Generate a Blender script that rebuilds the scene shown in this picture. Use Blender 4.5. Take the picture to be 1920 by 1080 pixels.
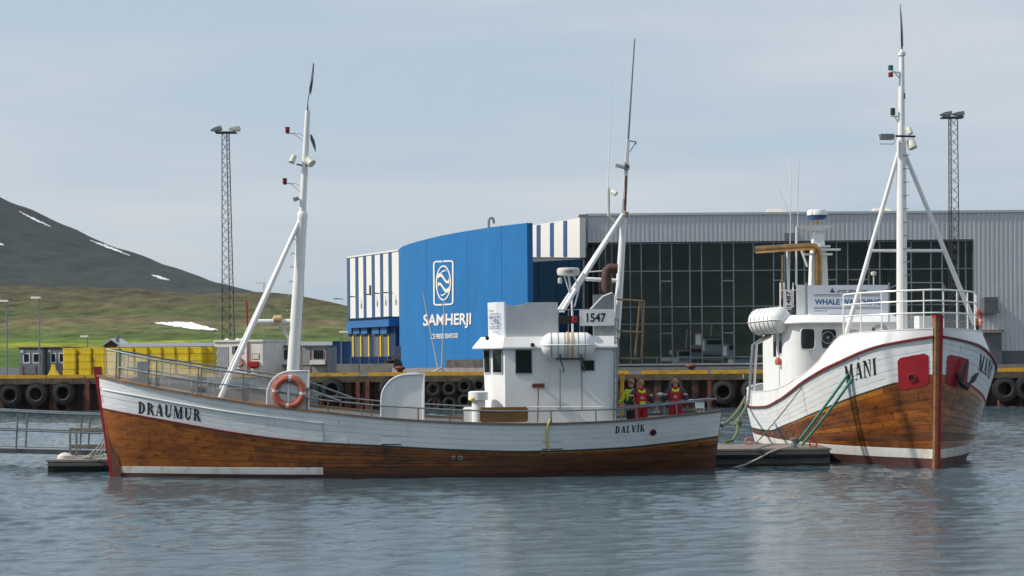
import bpy, math, random
import numpy as np
from mathutils import Vector, Matrix
random.seed(7); rng = np.random.default_rng(7)
for o in list(bpy.data.objects): bpy.data.objects.remove(o)
SC = bpy.context.scene; COL = SC.collection
R = math.radians

# ------------------------------------------------------------------ camera, sky, sun, exposure
F = 3400.0            # focal length in photo pixels (1920 wide)
H = 3.98              # eye height above the water
HZ = 660.0            # photo row of the horizon
ROLL = R(0.5)
cam = bpy.data.cameras.new('camera'); cam_o = bpy.data.objects.new('camera', cam); COL.objects.link(cam_o)
cam.sensor_width = 36; cam.lens = F / 1920 * 36; cam.shift_y = (HZ - 540) / 1920
cam.clip_start = 1; cam.clip_end = 20000
ca, sa = math.cos(ROLL), math.sin(ROLL)
cam_o.matrix_world = Matrix(((ca, sa, 0, 0), (0, 0, -1, 0), (-sa, ca, 0, H), (0, 0, 0, 1)))
SC.camera = cam_o
SUN_EL, SUN_AZ = R(42), R(6)     # azimuth: degrees in front of the picture plane, coming from the left
to_sun = Vector((-math.cos(SUN_EL) * math.cos(SUN_AZ), -math.cos(SUN_EL) * math.sin(SUN_AZ), math.sin(SUN_EL)))
w = bpy.data.worlds.new('World'); SC.world = w; w.use_nodes = True
nt = w.node_tree; nt.nodes.clear()
def wn(t, **k):
    n = nt.nodes.new(t)
    for a, b in k.items(): setattr(n, a, b)
    return n
sky = wn('ShaderNodeTexSky', sky_type='NISHITA', sun_disc=False, sun_elevation=SUN_EL, air_density=1.0, dust_density=1.5, ozone_density=1.5)
sky.sun_rotation = math.atan2(to_sun.x, to_sun.y)
tc = wn('ShaderNodeTexCoord'); mp = wn('ShaderNodeMapping'); mp.inputs['Scale'].default_value = (1.6, 1.6, 11.0); mp.inputs['Rotation'].default_value = (0.03, 0.10, 0)
nz = wn('ShaderNodeTexNoise'); nz.inputs['Scale'].default_value = 1.7; nz.inputs['Detail'].default_value = 5; nz.inputs['Roughness'].default_value = 0.5
nt.links.new(tc.outputs['Generated'], mp.inputs['Vector']); nt.links.new(mp.outputs['Vector'], nz.inputs['Vector'])
cr = wn('ShaderNodeValToRGB'); cr.color_ramp.elements[0].position = 0.38; cr.color_ramp.elements[0].color = (3.75, 4.55, 5.35, 1)
cr.color_ramp.elements[1].position = 0.62; cr.color_ramp.elements[1].color = (5.0, 5.35, 5.75, 1)
nt.links.new(nz.outputs['Fac'], cr.inputs['Fac'])
mx = wn('ShaderNodeMixRGB'); mx.inputs['Fac'].default_value = 0.86
nt.links.new(sky.outputs['Color'], mx.inputs['Color1']); nt.links.new(cr.outputs['Color'], mx.inputs['Color2'])
bg = wn('ShaderNodeBackground'); bg.inputs['Strength'].default_value = 0.107
wo = wn('ShaderNodeOutputWorld'); nt.links.new(mx.outputs['Color'], bg.inputs['Color']); nt.links.new(bg.outputs['Background'], wo.inputs['Surface'])
sl = bpy.data.lights.new('sun', 'SUN'); sl.energy = 3.8; sl.angle = R(1.2); sl.color = (1, 0.93, 0.83)
so = bpy.data.objects.new('sun', sl); COL.objects.link(so); so.rotation_euler = (-to_sun).to_track_quat('-Z', 'Y').to_euler(); so.location = (-40, -20, 60)
SC.view_settings.view_transform = 'Standard'; SC.view_settings.look = 'None'; SC.view_settings.exposure = 0.28; SC.view_settings.gamma = 1
SC.view_settings.use_curve_mapping = False
SC.render.resolution_x = 1024; SC.render.resolution_y = 576
SC.cycles.use_denoising = True

# ------------------------------------------------------------------ pixel helpers (photo pixel -> direction; the distance is given)
def ray(px, py):
    dx, dy = px - 960, HZ - py
    return (dx * ca + dy * sa) / F, (-dx * sa + dy * ca) / F
def W(px, py, d):
    a, b = ray(px, py); return Vector((a * d, d, H + b * d))
def GX(px, d, z):            # world X of the point at depth d and height z seen in column px
    py = HZ
    for _ in range(4):
        b = (z - H) / d; dy = (b * F + (px - 960) * sa) / ca; py = HZ - dy
    return ray(px, py)[0] * d
def onplane(px, py, P, Q):   # hit of the pixel's ray with the upright plane through plan points P, Q
    a, b = ray(px, py); ex, ey = Q[0] - P[0], Q[1] - P[1]
    d = (P[0] * ey - P[1] * ex) / (a * ey - ex)
    return Vector((a * d, d, H + b * d))

# ------------------------------------------------------------------ materials
MT = {}
def mat(name, col, rough=0.6, metal=0.0, var=0.12, vscale=3.0, col2=None, stretch=(1, 1, 1), bump=0.0, bscale=40.0, objvar=0.0,
        streak=None, streak_amt=0.0, streak_scale=(2, 2, .25), ior=1.5, alpha=1.0, trans=0.0, emit=None, coat=0.0):
    m = bpy.data.materials.new(name); m.use_nodes = True; t = m.node_tree; L = t.links.new
    b = t.nodes['Principled BSDF']; b.inputs['Roughness'].default_value = rough; b.inputs['Metallic'].default_value = metal; b.inputs['IOR'].default_value = ior
    b.inputs['Alpha'].default_value = alpha; b.inputs['Transmission Weight'].default_value = trans; b.inputs['Coat Weight'].default_value = coat
    tcn = t.nodes.new('ShaderNodeTexCoord'); mpn = t.nodes.new('ShaderNodeMapping'); mpn.inputs['Scale'].default_value = stretch
    L(tcn.outputs['Object'], mpn.inputs['Vector'])
    n = t.nodes.new('ShaderNodeTexNoise'); n.inputs['Scale'].default_value = vscale; n.inputs['Detail'].default_value = 6; n.inputs['Roughness'].default_value = .6
    L(mpn.outputs['Vector'], n.inputs['Vector'])
    c1 = (*col, 1); c2 = (*col2, 1) if col2 else tuple(c * (1 - 2.2 * var) for c in col) + (1,)
    r = t.nodes.new('ShaderNodeValToRGB'); r.color_ramp.elements[0].position = .32; r.color_ramp.elements[1].position = .68
    r.color_ramp.elements[0].color = c2; r.color_ramp.elements[1].color = c1
    L(n.outputs['Fac'], r.inputs['Fac']); out = r.outputs['Color']
    if objvar:
        oi = t.nodes.new('ShaderNodeObjectInfo'); mr = t.nodes.new('ShaderNodeMapRange'); mr.inputs['To Min'].default_value = 1 - objvar; mr.inputs['To Max'].default_value = 1 + objvar
        L(oi.outputs['Random'], mr.inputs['Value']); vm = t.nodes.new('ShaderNodeVectorMath'); vm.operation = 'SCALE'
        L(out, vm.inputs[0]); L(mr.outputs['Result'], vm.inputs['Scale']); out = vm.outputs['Vector']
    if streak:
        mp2 = t.nodes.new('ShaderNodeMapping'); mp2.inputs['Scale'].default_value = streak_scale; L(tcn.outputs['Object'], mp2.inputs['Vector'])
        n2 = t.nodes.new('ShaderNodeTexNoise'); n2.inputs['Scale'].default_value = 1.0; n2.inputs['Detail'].default_value = 7; n2.inputs['Roughness'].default_value = .65
        L(mp2.outputs['Vector'], n2.inputs['Vector'])
        r2 = t.nodes.new('ShaderNodeMapRange'); r2.inputs['From Min'].default_value = .52; r2.inputs['From Max'].default_value = .72; r2.inputs['To Max'].default_value = streak_amt
        L(n2.outputs['Fac'], r2.inputs['Value']); mm = t.nodes.new('ShaderNodeMixRGB'); mm.inputs['Color2'].default_value = (*streak, 1)
        L(r2.outputs['Result'], mm.inputs['Fac']); L(out, mm.inputs['Color1']); out = mm.outputs['Color']
    L(out, b.inputs['Base Color'])
    if bump:
        n3 = t.nodes.new('ShaderNodeTexNoise'); n3.inputs['Scale'].default_value = bscale; n3.inputs['Detail'].default_value = 4; L(mpn.outputs['Vector'], n3.inputs['Vector'])
        bp = t.nodes.new('ShaderNodeBump'); bp.inputs['Strength'].default_value = bump; bp.inputs['Distance'].default_value = .02
        L(n3.outputs['Fac'], bp.inputs['Height']); L(bp.outputs['Normal'], b.inputs['Normal'])
    if emit: b.inputs['Emission Color'].default_value = (*emit, 1); b.inputs['Emission Strength'].default_value = 1
    if name == 'facade_glass': b.inputs['Specular Tint'].default_value = (.80, .93, 1, 1)
    MT[name] = m; return m
mat('white', (.78, .79, .79), .42, var=.04, vscale=1.5, streak=(.45, .36, .27), streak_amt=.22, streak_scale=(3, 3, .5), bump=.12, bscale=12)
mat('white_plank', (.76, .78, .79), .45, var=.05, vscale=2.0, stretch=(.4, .4, 3), objvar=.012, streak=(.42, .36, .30), streak_amt=.22, streak_scale=(2.5, 2.5, .5), bump=.35, bscale=9)
mat('white_gloss', (.80, .80, .79), .28, var=.03)
mat('offwhite', (.66, .64, .56), .5, var=.08)
mat('wood', (.37, .118, .014), .24, var=.1, vscale=1.3, stretch=(.8, .8, 2.0), col2=(.17, .048, .009), objvar=.10, streak=(.016, .009, .006), streak_amt=.95, streak_scale=(3.2, 3.2, 6.0), bump=.2, bscale=8, coat=.25)
mat('wood_light', (.48, .20, .03), .30, var=.1, vscale=2.2, stretch=(.5, .5, 3.5), col2=(.30, .11, .018), objvar=.12, streak=(.05, .02, .01), streak_amt=.6, streak_scale=(1.2, 1.2, 4), coat=.25)
mat('wood_brown', (.27, .085, .014), .26, var=.1, vscale=1.4, stretch=(.8, .8, 2.0), col2=(.105, .032, .009), objvar=.16, streak=(.016, .009, .006), streak_amt=.95, streak_scale=(2.6, 2.6, 5.0), bump=.2, bscale=8, coat=.25)
mat('wood_dark', (.17, .058, .020), .35, vscale=2.0, stretch=(.5, .5, 3), col2=(.06, .025, .013), objvar=.2, streak=(.015, .01, .008), streak_amt=.8, streak_scale=(1, 1, 4))
mat('cap_wood', (.30, .14, .05), .5, vscale=3, stretch=(.6, .6, 2), col2=(.13, .075, .04), streak=(.09, .07, .055), streak_amt=.7, streak_scale=(1.5, 1.5, 3))
mat('cap_grey', (.17, .13, .10), .6, vscale=3, col2=(.10, .08, .065))
mat('board_wood', (.24, .115, .03), .5, vscale=2, stretch=(1, 1, 9), col2=(.15, .07, .02))
mat('red_paint', (.34, .010, .020), .38, var=.12, streak=(.12, .02, .02), streak_amt=.3)
mat('red_dark', (.20, .018, .022), .45, var=.2)
mat('antifoul', (.12, .045, .036), .6, col2=(.065, .028, .024), vscale=1.4, stretch=(.6, .6, 2), streak=(.03, .025, .02), streak_amt=.7, streak_scale=(.8, .8, 5))
mat('boot_white', (.72, .72, .68), .5, var=.06, streak=(.42, .20, .04), streak_amt=.75, streak_scale=(2.2, 2.2, .6))
mat('seam', (.035, .02, .014), .8)
mat('green_dark', (.03, .055, .045), .6)
mat('lining', (.52, .53, .52), .6, var=.1)
mat('deck', (.22, .20, .17), .8, var=.1)
mat('grey_paint', (.44, .47, .50), .5, var=.06)
mat('galv', (.30, .33, .35), .45, .6, var=.15, vscale=8)
mat('rail_grey', (.20, .245, .265), .5, .3, var=.15, vscale=6)
mat('steel', (.55, .55, .54), .35, .8, var=.1)
mat('dark_metal', (.045, .045, .05), .5, .3)
mat('black', (.012, .012, .014), .5)
mat('letter', (.016, .018, .022), .5)
mat('rust_pipe', (.09, .045, .03), .75, col2=(.045, .028, .022), vscale=6)
mat('brass', (.52, .30, .12), .28, .95, var=.1, vscale=3, col2=(.33, .19, .09))
mat('brown_pipe', (.20, .13, .07), .6, var=.2)
mat('orange', (.50, .115, .07), .55, var=.1)
mat('orange_faded', (.58, .13, .08), .6, var=.1)
mat('yellow', (.84, .60, .012), .42, var=.05, vscale=2, objvar=.05, streak=(.30, .20, .05), streak_amt=.35, streak_scale=(3, 3, 1))
mat('yellow_kerb', (.66, .38, .015), .7, vscale=2.5, col2=(.50, .25, .015), streak=(.12, .085, .045), streak_amt=.95, streak_scale=(1.5, 3, 3), bump=.5, bscale=10)
mat('yellow_hose', (.60, .52, .08), .5)
mat('beige', (.62, .40, .20), .6)
mat('glass_dark', (.010, .014, .016), .03, var=.0, ior=1.5)
mat('window', (.012, .020, .022), .04, ior=1.5)
mat('facade_glass', (.004, .010, .012), .015, var=.0, ior=2.4, objvar=.2, bump=.02, bscale=.5)
mat('plexi', (.9, .93, .95), .05, alpha=.2, ior=1.45, var=.03)
mat('blue_wall', (.001, .145, .40), .75, var=.06, vscale=.35, stretch=(1, 1, .6), streak=(.03, .19, .45), streak_amt=.4, streak_scale=(1.2, 1.2, .12), bump=.1, bscale=3)
mat('blue_fin', (.035, .10, .24), .5, var=.06)
mat('blue_mid', (.03, .15, .38), .5, var=.05)
mat('blue_dark', (.006, .035, .12), .55, var=.1)
mat('fin_white', (.74, .73, .69), .6, var=.03)
mat('clad', (.54, .57, .60), .5, .1, var=.04, vscale=.4)
mat('clad_dark', (.20, .225, .25), .5, .2, var=.04)
mat('mullion', (.24, .27, .29), .45, .2)
mat('plinth', (.12, .13, .145), .7)
mat('asphalt', (.075, .075, .078), .9, vscale=.6, col2=(.055, .055, .058), bump=.3, bscale=20)
mat('concrete', (.30, .275, .24), .85, vscale=1.2, col2=(.21, .19, .165), streak=(.10, .085, .06), streak_amt=.6, streak_scale=(1.5, 1.5, .5), bump=.4, bscale=15)
mat('cap_concrete', (.125, .10, .062), .9, vscale=1.5, col2=(.05, .042, .03), streak=(.13, .10, .025), streak_amt=.7, streak_scale=(1.2, 1.2, 2.5), bump=.7, bscale=8)
mat('rust_wall', (.075, .032, .020), .85, vscale=1.3, stretch=(1, 1, .5), col2=(.022, .015, .013), objvar=.35, streak=(.19, .060, .030), streak_amt=.55, streak_scale=(2.5, 2.5, .3), bump=.6, bscale=12)
mat('rust_bright', (.22, .06, .03), .85, vscale=3, col2=(.07, .028, .02))
mat('rubber', (.013, .014, .015), .75, vscale=5, col2=(.022, .022, .023), objvar=.25, bump=.3, bscale=20)
mat('pontoon_side', (.12, .13, .125), .75, vscale=1.6, col2=(.045, .048, .046), streak=(.16, .145, .12), streak_amt=.4, streak_scale=(1, 1, 2))
mat('weed', (.030, .030, .014), .8, vscale=4, col2=(.014, .013, .009))
mat('pontoon_deck', (.20, .17, .15), .85, vscale=1.5, col2=(.15, .125, .11))
mat('rope_green', (.05, .26, .20), .8, var=.2, vscale=20)
mat('rope_olive', (.15, .19, .10), .85, var=.2, vscale=12)
mat('rope_white', (.50, .46, .40), .85, var=.15, vscale=20)
mat('shed_white', (.76, .74, .69), .7, var=.07, vscale=1, streak=(.33, .28, .22), streak_amt=.35, streak_scale=(1.5, 1.5, .3))
mat('shed_grey', (.27, .285, .295), .65, var=.1, vscale=1.2, streak=(.22, .13, .07), streak_amt=.4, streak_scale=(1.5, 1.5, .4))
mat('cabin_grey', (.17, .19, .215), .6, var=.1)
mat('door_grey', (.36, .37, .41), .6, var=.08)
mat('frame_white', (.62, .63, .64), .5)
mat('cont_blue', (.02, .085, .24), .5, var=.12, objvar=.15)
mat('house_red', (.13, .025, .028), .7)
mat('roof_grey', (.22, .24, .26), .6)
mat('gravel', (.24, .20, .18), .95, vscale=6, col2=(.14, .12, .11), bump=1.0, bscale=12)
mat('cream_pole', (.60, .58, .52), .5)
mat('skin', (.52, .26, .18), .55, var=.05)
mat('hair_blond', (.42, .24, .10), .7, vscale=30, col2=(.28, .15, .06))
mat('suit_red', (.50, .012, .025), .7, var=.15, vscale=6, bump=.5, bscale=10)
mat('suit_dark', (.035, .042, .055), .75, var=.15, vscale=6, bump=.5, bscale=10)
mat('hi_vis', (.62, .78, .02), .6, var=.08, vscale=6)
mat('reflective', (.62, .63, .64), .5)
mat('lamp_red', (.25, .01, .02), .25)
mat('lamp_green', (.01, .14, .12), .25)
mat('snow', (.78, .80, .83), .8, var=.05, vscale=.02)
mat('sign_white', (.70, .73, .78), .5, var=.02)
mat('sign_blue', (.02, .12, .36), .5)
mat('sign_navy', (.03, .05, .14), .5)

# ------------------------------------------------------------------ mesh builder
class MB:
    def __init__(s): s.v = []; s.f = []; s.m = []
    def add(s, vs, fs, mi=0):
        b = len(s.v); s.v += [tuple(v) for v in vs]; s.f += [tuple(b + i for i in q) for q in fs]; s.m += [mi] * len(fs); return s
    def hexa(s, p, mi=0):     # 8 points: bottom ring 0-3, top ring 4-7
        return s.add(p, [(0, 3, 2, 1), (4, 5, 6, 7), (0, 1, 5, 4), (1, 2, 6, 5), (2, 3, 7, 6), (3, 0, 4, 7)], mi)
    def box(s, x0, x1, y0, y1, z0, z1, mi=0):
        return s.hexa([(x0, y0, z0), (x1, y0, z0), (x1, y1, z0), (x0, y1, z0), (x0, y0, z1), (x1, y0, z1), (x1, y1, z1), (x0, y1, z1)], mi)
    def loft(s, rings, cap=True, closed=True, mi=0):
        n = len(rings[0]); vs = [p for r in rings for p in r]; fs = []
        for i in range(len(rings) - 1):
            for j in range(n if closed else n - 1):
                k = (j + 1) % n; fs.append((i * n + j, i * n + k, (i + 1) * n + k, (i + 1) * n + j))
        if cap: fs.append(tuple(range(n - 1, -1, -1))); fs.append(tuple((len(rings) - 1) * n + j for j in range(n)))
        return s.add(vs, fs, mi)
    def path(s, pts, r, n=8, mi=0, cap=True):
        pts = [Vector(p) for p in pts]; rr = r if isinstance(r, (list, tuple)) else [r] * len(pts); rings = []; up = None
        for i, p in enumerate(pts):
            t = (pts[min(i + 1, len(pts) - 1)] - pts[max(i - 1, 0)]).normalized()
            if up is None:
                up = Vector((0, 0, 1)) if abs(t.z) < .9 else Vector((0, 1, 0))
            a = t.cross(up).normalized(); bb = a.cross(t).normalized(); up = bb
            rings.append([p + (a * math.cos(2 * math.pi * k / n) + bb * math.sin(2 * math.pi * k / n)) * rr[i] for k in range(n)])
        return s.loft(rings, cap, True, mi)
    def lathe(s, c, axis, prof, n=20, mi=0, cap=True):   # prof: (along, radius)
        c = Vector(c); ax = Vector(axis).normalized(); a = ax.orthogonal().normalized(); b = ax.cross(a)
        return s.loft([[c + ax * h + (a * math.cos(2 * math.pi * k / n) + b * math.sin(2 * math.pi * k / n)) * max(r, .0005) for k in range(n)] for h, r in prof], cap, True, mi)
    def prism(s, poly, vec, mi=0):       # planar polygon of 3-D points pushed along vec
        vec = Vector(vec); a = [Vector(p) for p in poly]; return s.loft([a, [p + vec for p in a]], True, True, mi)
    def mesh(s, name, mats, smooth=35, off=None):
        me = bpy.data.meshes.new(name)
        vs = s.v if off is None else [(x - off[0], y - off[1], z - off[2]) for x, y, z in s.v]
        me.from_pydata(vs, [], s.f)
        for m in (mats if isinstance(mats, (list, tuple)) else [mats]): me.materials.append(MT[m] if isinstance(m, str) else m)
        if any(s.m): me.polygons.foreach_set('material_index', s.m)
        import bmesh
        bm = bmesh.new(); bm.from_mesh(me); bmesh.ops.recalc_face_normals(bm, faces=bm.faces); bm.to_mesh(me); bm.free()
        if smooth: me.shade_smooth(); me.set_sharp_from_angle(angle=R(smooth))
        me.update(); return me
    def build(s, name, mats, parent=None, smooth=35, world=True):
        off = None
        if world and parent is not None:
            p = parent
            while p.parent: p = p.parent
            off = p.location
        return obj(name, s.mesh(name, mats, smooth, off), parent)
def obj(name, me, parent=None, loc=None, rot=None):
    o = bpy.data.objects.new(name, me); COL.objects.link(o)
    if parent: o.parent = parent
    if loc is not None: o.location = loc
    if rot is not None: o.rotation_euler = rot
    return o
def tag(o, label=None, cat=None, group=None, kind=None):
    if label: o['label'] = label
    if cat: o['category'] = cat
    if group: o['group'] = group
    if kind: o['kind'] = kind
    return o
def thing(name, label, cat, loc=(0, 0, 0), rz=0, group=None):
    o = obj(name, None, None, loc, (0, 0, rz)); o.empty_display_size = .3; return tag(o, label, cat, group)
def copy_tree(o, parent=None):
    c = o.copy(); COL.objects.link(c); c.parent = parent
    for ch in o.children: copy_tree(ch, c)
    return c
def interp(tab):
    xs = [p[0] for p in tab]; ys = [p[1] for p in tab]
    return lambda x: float(np.interp(x, xs, ys))
def smooth_interp(tab):     # monotone cubic
    xs = np.array([p[0] for p in tab], float); ys = np.array([p[1] for p in tab], float); h = np.diff(xs); dl = np.diff(ys) / h
    m = np.zeros(len(xs)); m[0], m[-1] = dl[0], dl[-1]
    for i in range(1, len(xs) - 1):
        m[i] = 0 if dl[i - 1] * dl[i] <= 0 else 2 * dl[i - 1] * dl[i] / (dl[i - 1] + dl[i])
    cache = {}
    def g(x):
        x = min(max(x, xs[0]), xs[-1]); i = min(max(int(np.searchsorted(xs, x)) - 1, 0), len(h) - 1); t = (x - xs[i]) / h[i]
        return float((2*t**3 - 3*t*t + 1) * ys[i] + (t**3 - 2*t*t + t) * h[i] * m[i] + (3*t*t - 2*t**3) * ys[i+1] + (t**3 - t*t) * h[i] * m[i+1])
    def f(x):
        r = cache.get(x)
        if r is None: r = cache[x] = g(x)
        return r
    return f

# ------------------------------------------------------------------ lettering
def serif_glyph(ch):
    """bold roman capitals as polygons in a box of height 1; returns (polys, width)"""
    T, t, sh = .235, .10, .06; P = []
    def par(x0, y0, x1, y1, w): P.append([(x0, y0), (x0 + w, y0), (x1 + w, y1), (x1, y1)])
    def ser(xc, y, w=.36): P.append([(xc - w / 2, y), (xc + w / 2, y), (xc + w / 2, y + sh), (xc - w / 2, y + sh)])
    def arc(cx, cy, rx, ry, a0, a1, th, tv, n=14):      # ring piece, th sideways thickness, tv at top and bottom
        for i in range(n):
            q = []
            for a in (a0 + (a1 - a0) * i / n, a0 + (a1 - a0) * (i + 1) / n):
                c, s = math.cos(a), math.sin(a); q.append(((cx + rx * c, cy + ry * s), (cx + (rx - th) * c, cy + (ry - tv) * s)))
            P.append([q[0][0], q[1][0], q[1][1], q[0][1]])
    acc = ch in 'ÁÍ'; c = {'Á': 'A', 'Í': 'I'}.get(ch, ch); hp = math.pi / 2
    if c == 'I': par(.1, 0, .1, 1, T); ser(.2, 0); ser(.2, .95); w = .40
    elif c == 'D': par(.1, 0, .1, 1, T); ser(.17, 0, .3); ser(.17, .95, .3); arc(.30, .5, .48, .5, -hp, hp, T, t); w = .84
    elif c == 'R':
        par(.1, 0, .1, 1, T); ser(.2, 0); ser(.17, .95, .3); arc(.30, .74, .38, .26, -hp, hp, T * .9, t)
        par(.60, 0, .36, .5, T * 1.05); ser(.74, 0, .24); w = .86
    elif c == 'A': par(.06, 0, .37, 1, t); par(.58, 0, .33, 1, T * 1.05); P.append([(.18, .28), (.62, .28), (.60, .35), (.2, .35)]); ser(.1, 0, .26); ser(.68, 0, .36); w = .86
    elif c == 'U': par(.1, .3, .1, 1, T); par(.66, .3, .66, 1, t); arc(.42, .32, .32, .33, math.pi, 2 * math.pi, T * .8, t * 1.3); ser(.2, .95); ser(.70, .95, .26); w = .88
    elif c == 'M': par(.1, 0, .1, 1, t); par(.42, 0, .1, 1, T); par(.46, 0, .76, 1, t); par(.76, 0, .76, 1, T); ser(.13, 0, .26); ser(.86, 0, .36); ser(.14, .95, .24); ser(.9, .95, .26); w = 1.08
    elif c == 'N': par(.1, 0, .1, 1, t); par(.60, 0, .1, 1, T); par(.72, 0, .72, 1, t); ser(.13, 0, .26); ser(.14, .95, .24); ser(.75, .95, .26); w = .92
    elif c == 'L': par(.1, 0, .1, 1, T); ser(.2, 0); ser(.2, .95); P.append([(.1, 0), (.62, 0), (.62, t), (.1, t)]); P.append([(.55, 0), (.62, 0), (.66, .28), (.62, .28)]); w = .70
    elif c == 'V': par(.36, 0, .06, 1, T * 1.05); par(.42, 0, .70, 1, t); ser(.16, .95, .36); ser(.73, .95, .24); w = .86
    elif c == 'K': par(.1, 0, .1, 1, T); ser(.2, 0); ser(.2, .95); par(.30, .40, .62, 1, t); par(.60, 0, .36, .52, T * 1.05); ser(.68, .95, .26); ser(.72, 0, .28); w = .88
    else: w = .4
    if acc: xa = {'A': .40, 'I': .17}[c]; P.append([(xa, 1.06), (xa + .09, 1.06), (xa + .22, 1.27), (xa + .07, 1.27)])
    return P, w
def serif_text(s, gap=.13):
    polys = []; x = 0
    for ch in s:
        P, wd = serif_glyph(ch); polys += [[(a + x, b) for a, b in p] for p in P]; x += wd + gap
    return polys, x - gap
def font_mesh(s, bold=0.0):      # built-in sans face; returns verts scaled to unit box, faces, aspect
    cu = bpy.data.curves.new('t', 'FONT'); cu.body = s; cu.offset = bold; cu.resolution_u = 3
    o = bpy.data.objects.new('t', cu); COL.objects.link(o); bpy.context.view_layer.update()
    me = bpy.data.meshes.new_from_object(o.evaluated_get(bpy.context.evaluated_depsgraph_get()))
    vs = [(v.co.x, v.co.y) for v in me.vertices]; fs = [tuple(p.vertices) for p in me.polygons]
    bpy.data.objects.remove(o); bpy.data.curves.remove(cu); bpy.data.meshes.remove(me)
    x0 = min(v[0] for v in vs); x1 = max(v[0] for v in vs); y0 = min(v[1] for v in vs); y1 = max(v[1] for v in vs)
    return [((x - x0) / (x1 - x0), (y - y0) / (y1 - y0)) for x, y in vs], fs, (x1 - x0) / (y1 - y0)
def sans_on(s, fn, bold=.02):     # fn maps unit box (0..1, 0..1) to a 3-D point
    vs, fs, _ = font_mesh(s, bold); m = MB(); m.add([fn(x, y) for x, y in vs], fs); return m
def polys_on(polys, fn):
    m = MB()
    for p in polys: m.add([fn(x, y) for x, y in p], [tuple(range(len(p)))])
    return m
# ------------------------------------------------------------------ water
def noise_waves(X, Y, comps):
    z = np.zeros_like(X)
    for kx, ky, a, ph in comps: z += a * np.sin(kx * X + ky * Y + ph)
    return z
comps = []
for i in range(90):
    lam = 0.36 * (1.5 / 0.36) ** rng.random(); ang = rng.normal(R(-66), R(30)); k = 2 * math.pi / lam
    comps.append((k * math.cos(ang), k * math.sin(ang), 0.0031 * lam ** .9, rng.random() * 6.28))
ys = [24.0]
while ys[-1] < 136: ys.append(ys[-1] + 0.07 + 0.0020 * (ys[-1] - 24))
xs = np.arange(-42, 42.01, .105); GXm, GYm = np.meshgrid(xs, np.array(ys))
gust = .72 + .42 * np.sin(GXm * .11 + 1.3 * np.sin(GYm * .07)) * np.sin(GYm * .13 + .9 * np.sin(GXm * .05))
Zm = noise_waves(GXm, GYm, comps) * gust; Zm += 6.0 * np.clip(Zm, 0, .05) ** 2
nx, ny = len(xs), len(ys)
idx = np.arange(nx * ny).reshape(ny, nx)
quads = np.stack([idx[:-1, :-1], idx[:-1, 1:], idx[1:, 1:], idx[1:, :-1]], -1).reshape(-1, 4)
def grid_mesh(name, V, Q, m):
    me = bpy.data.meshes.new(name); me.vertices.add(len(V)); me.vertices.foreach_set('co', V.astype(np.float32).ravel())
    me.loops.add(Q.size); me.loops.foreach_set('vertex_index', Q.astype(np.int32).ravel())
    me.polygons.add(len(Q)); me.polygons.foreach_set('loop_start', np.arange(0, Q.size, 4, dtype=np.int32)); me.polygons.foreach_set('loop_total', np.full(len(Q), 4, dtype=np.int32))
    me.update(); me.validate(); me.shade_smooth(); me.materials.append(m); return me
def water_mat():
    m = bpy.data.materials.new('water'); m.use_nodes = True; t = m.node_tree; L = t.links.new; b = t.nodes['Principled BSDF']
    b.inputs['Base Color'].default_value = (.052, .088, .110, 1); b.inputs['Roughness'].default_value = .04; b.inputs['IOR'].default_value = 1.333
    g = t.nodes.new('ShaderNodeNewGeometry'); mpn = t.nodes.new('ShaderNodeMapping'); mpn.inputs['Scale'].default_value = (1, 1.5, 1); mpn.inputs['Rotation'].default_value = (0, 0, .4)
    L(g.outputs['Position'], mpn.inputs['Vector'])
    n = t.nodes.new('ShaderNodeTexNoise'); n.inputs['Scale'].default_value = 4.5; n.inputs['Detail'].default_value = 4; n.inputs['Roughness'].default_value = .62; L(mpn.outputs['Vector'], n.inputs['Vector'])
    bp = t.nodes.new('ShaderNodeBump'); bp.inputs['Strength'].default_value = .8; bp.inputs['Distance'].default_value = .018; L(n.outputs['Fac'], bp.inputs['Height']); L(bp.outputs['Normal'], b.inputs['Normal'])
    return m
WM = water_mat()
tag(obj('water', grid_mesh('water', np.stack([GXm, GYm, Zm], -1).reshape(-1, 3), quads, WM)), kind='structure')
m = MB(); m.add([(-2900, -3400, -.3), (2900, -3400, -.3), (2900, 139, -.3), (-2900, 139, -.3)], [(0, 1, 2, 3)])
m.mesh('water_far', WM, 0); tag(obj('water_beyond', m.mesh('water_beyond', WM, 0)), kind='structure')

# ------------------------------------------------------------------ terrain
QZ = 2.3                                   # level of the quay
def quay_y(x): return 128.0 - (x + 1) * (10 / 72)     # the quay edge runs slightly towards us on the right
def vnoise(X, Y, sc, seed):
    r = np.random.default_rng(seed); z = np.zeros_like(X, dtype=float)
    for i in range(14):
        a = r.random() * 6.28; k = 6.28 / (sc * (.35 + 1.3 * r.random())); z += np.sin(k * (X * math.cos(a) + Y * math.sin(a)) + r.random() * 6.28)
    return z / 3.7
def hill_z(X, Y):
    rid = np.interp(X, [-900, -339, -169, -106, 100, 500, 1500], [62, 49, 42, 35, 17, 10, 8]); t = np.clip((Y - 300) / 900, 0, 1.6)
    s = np.where(t < 1, t * t, 1 - .9 * (t - 1))
    return QZ - .006 + rid * s + np.clip(t, 0, 1) * (1.6 * vnoise(X, Y, 160, 3) + .7 * vnoise(X, Y, 45, 4)) * np.clip(t * 2, 0, 1)
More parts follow.
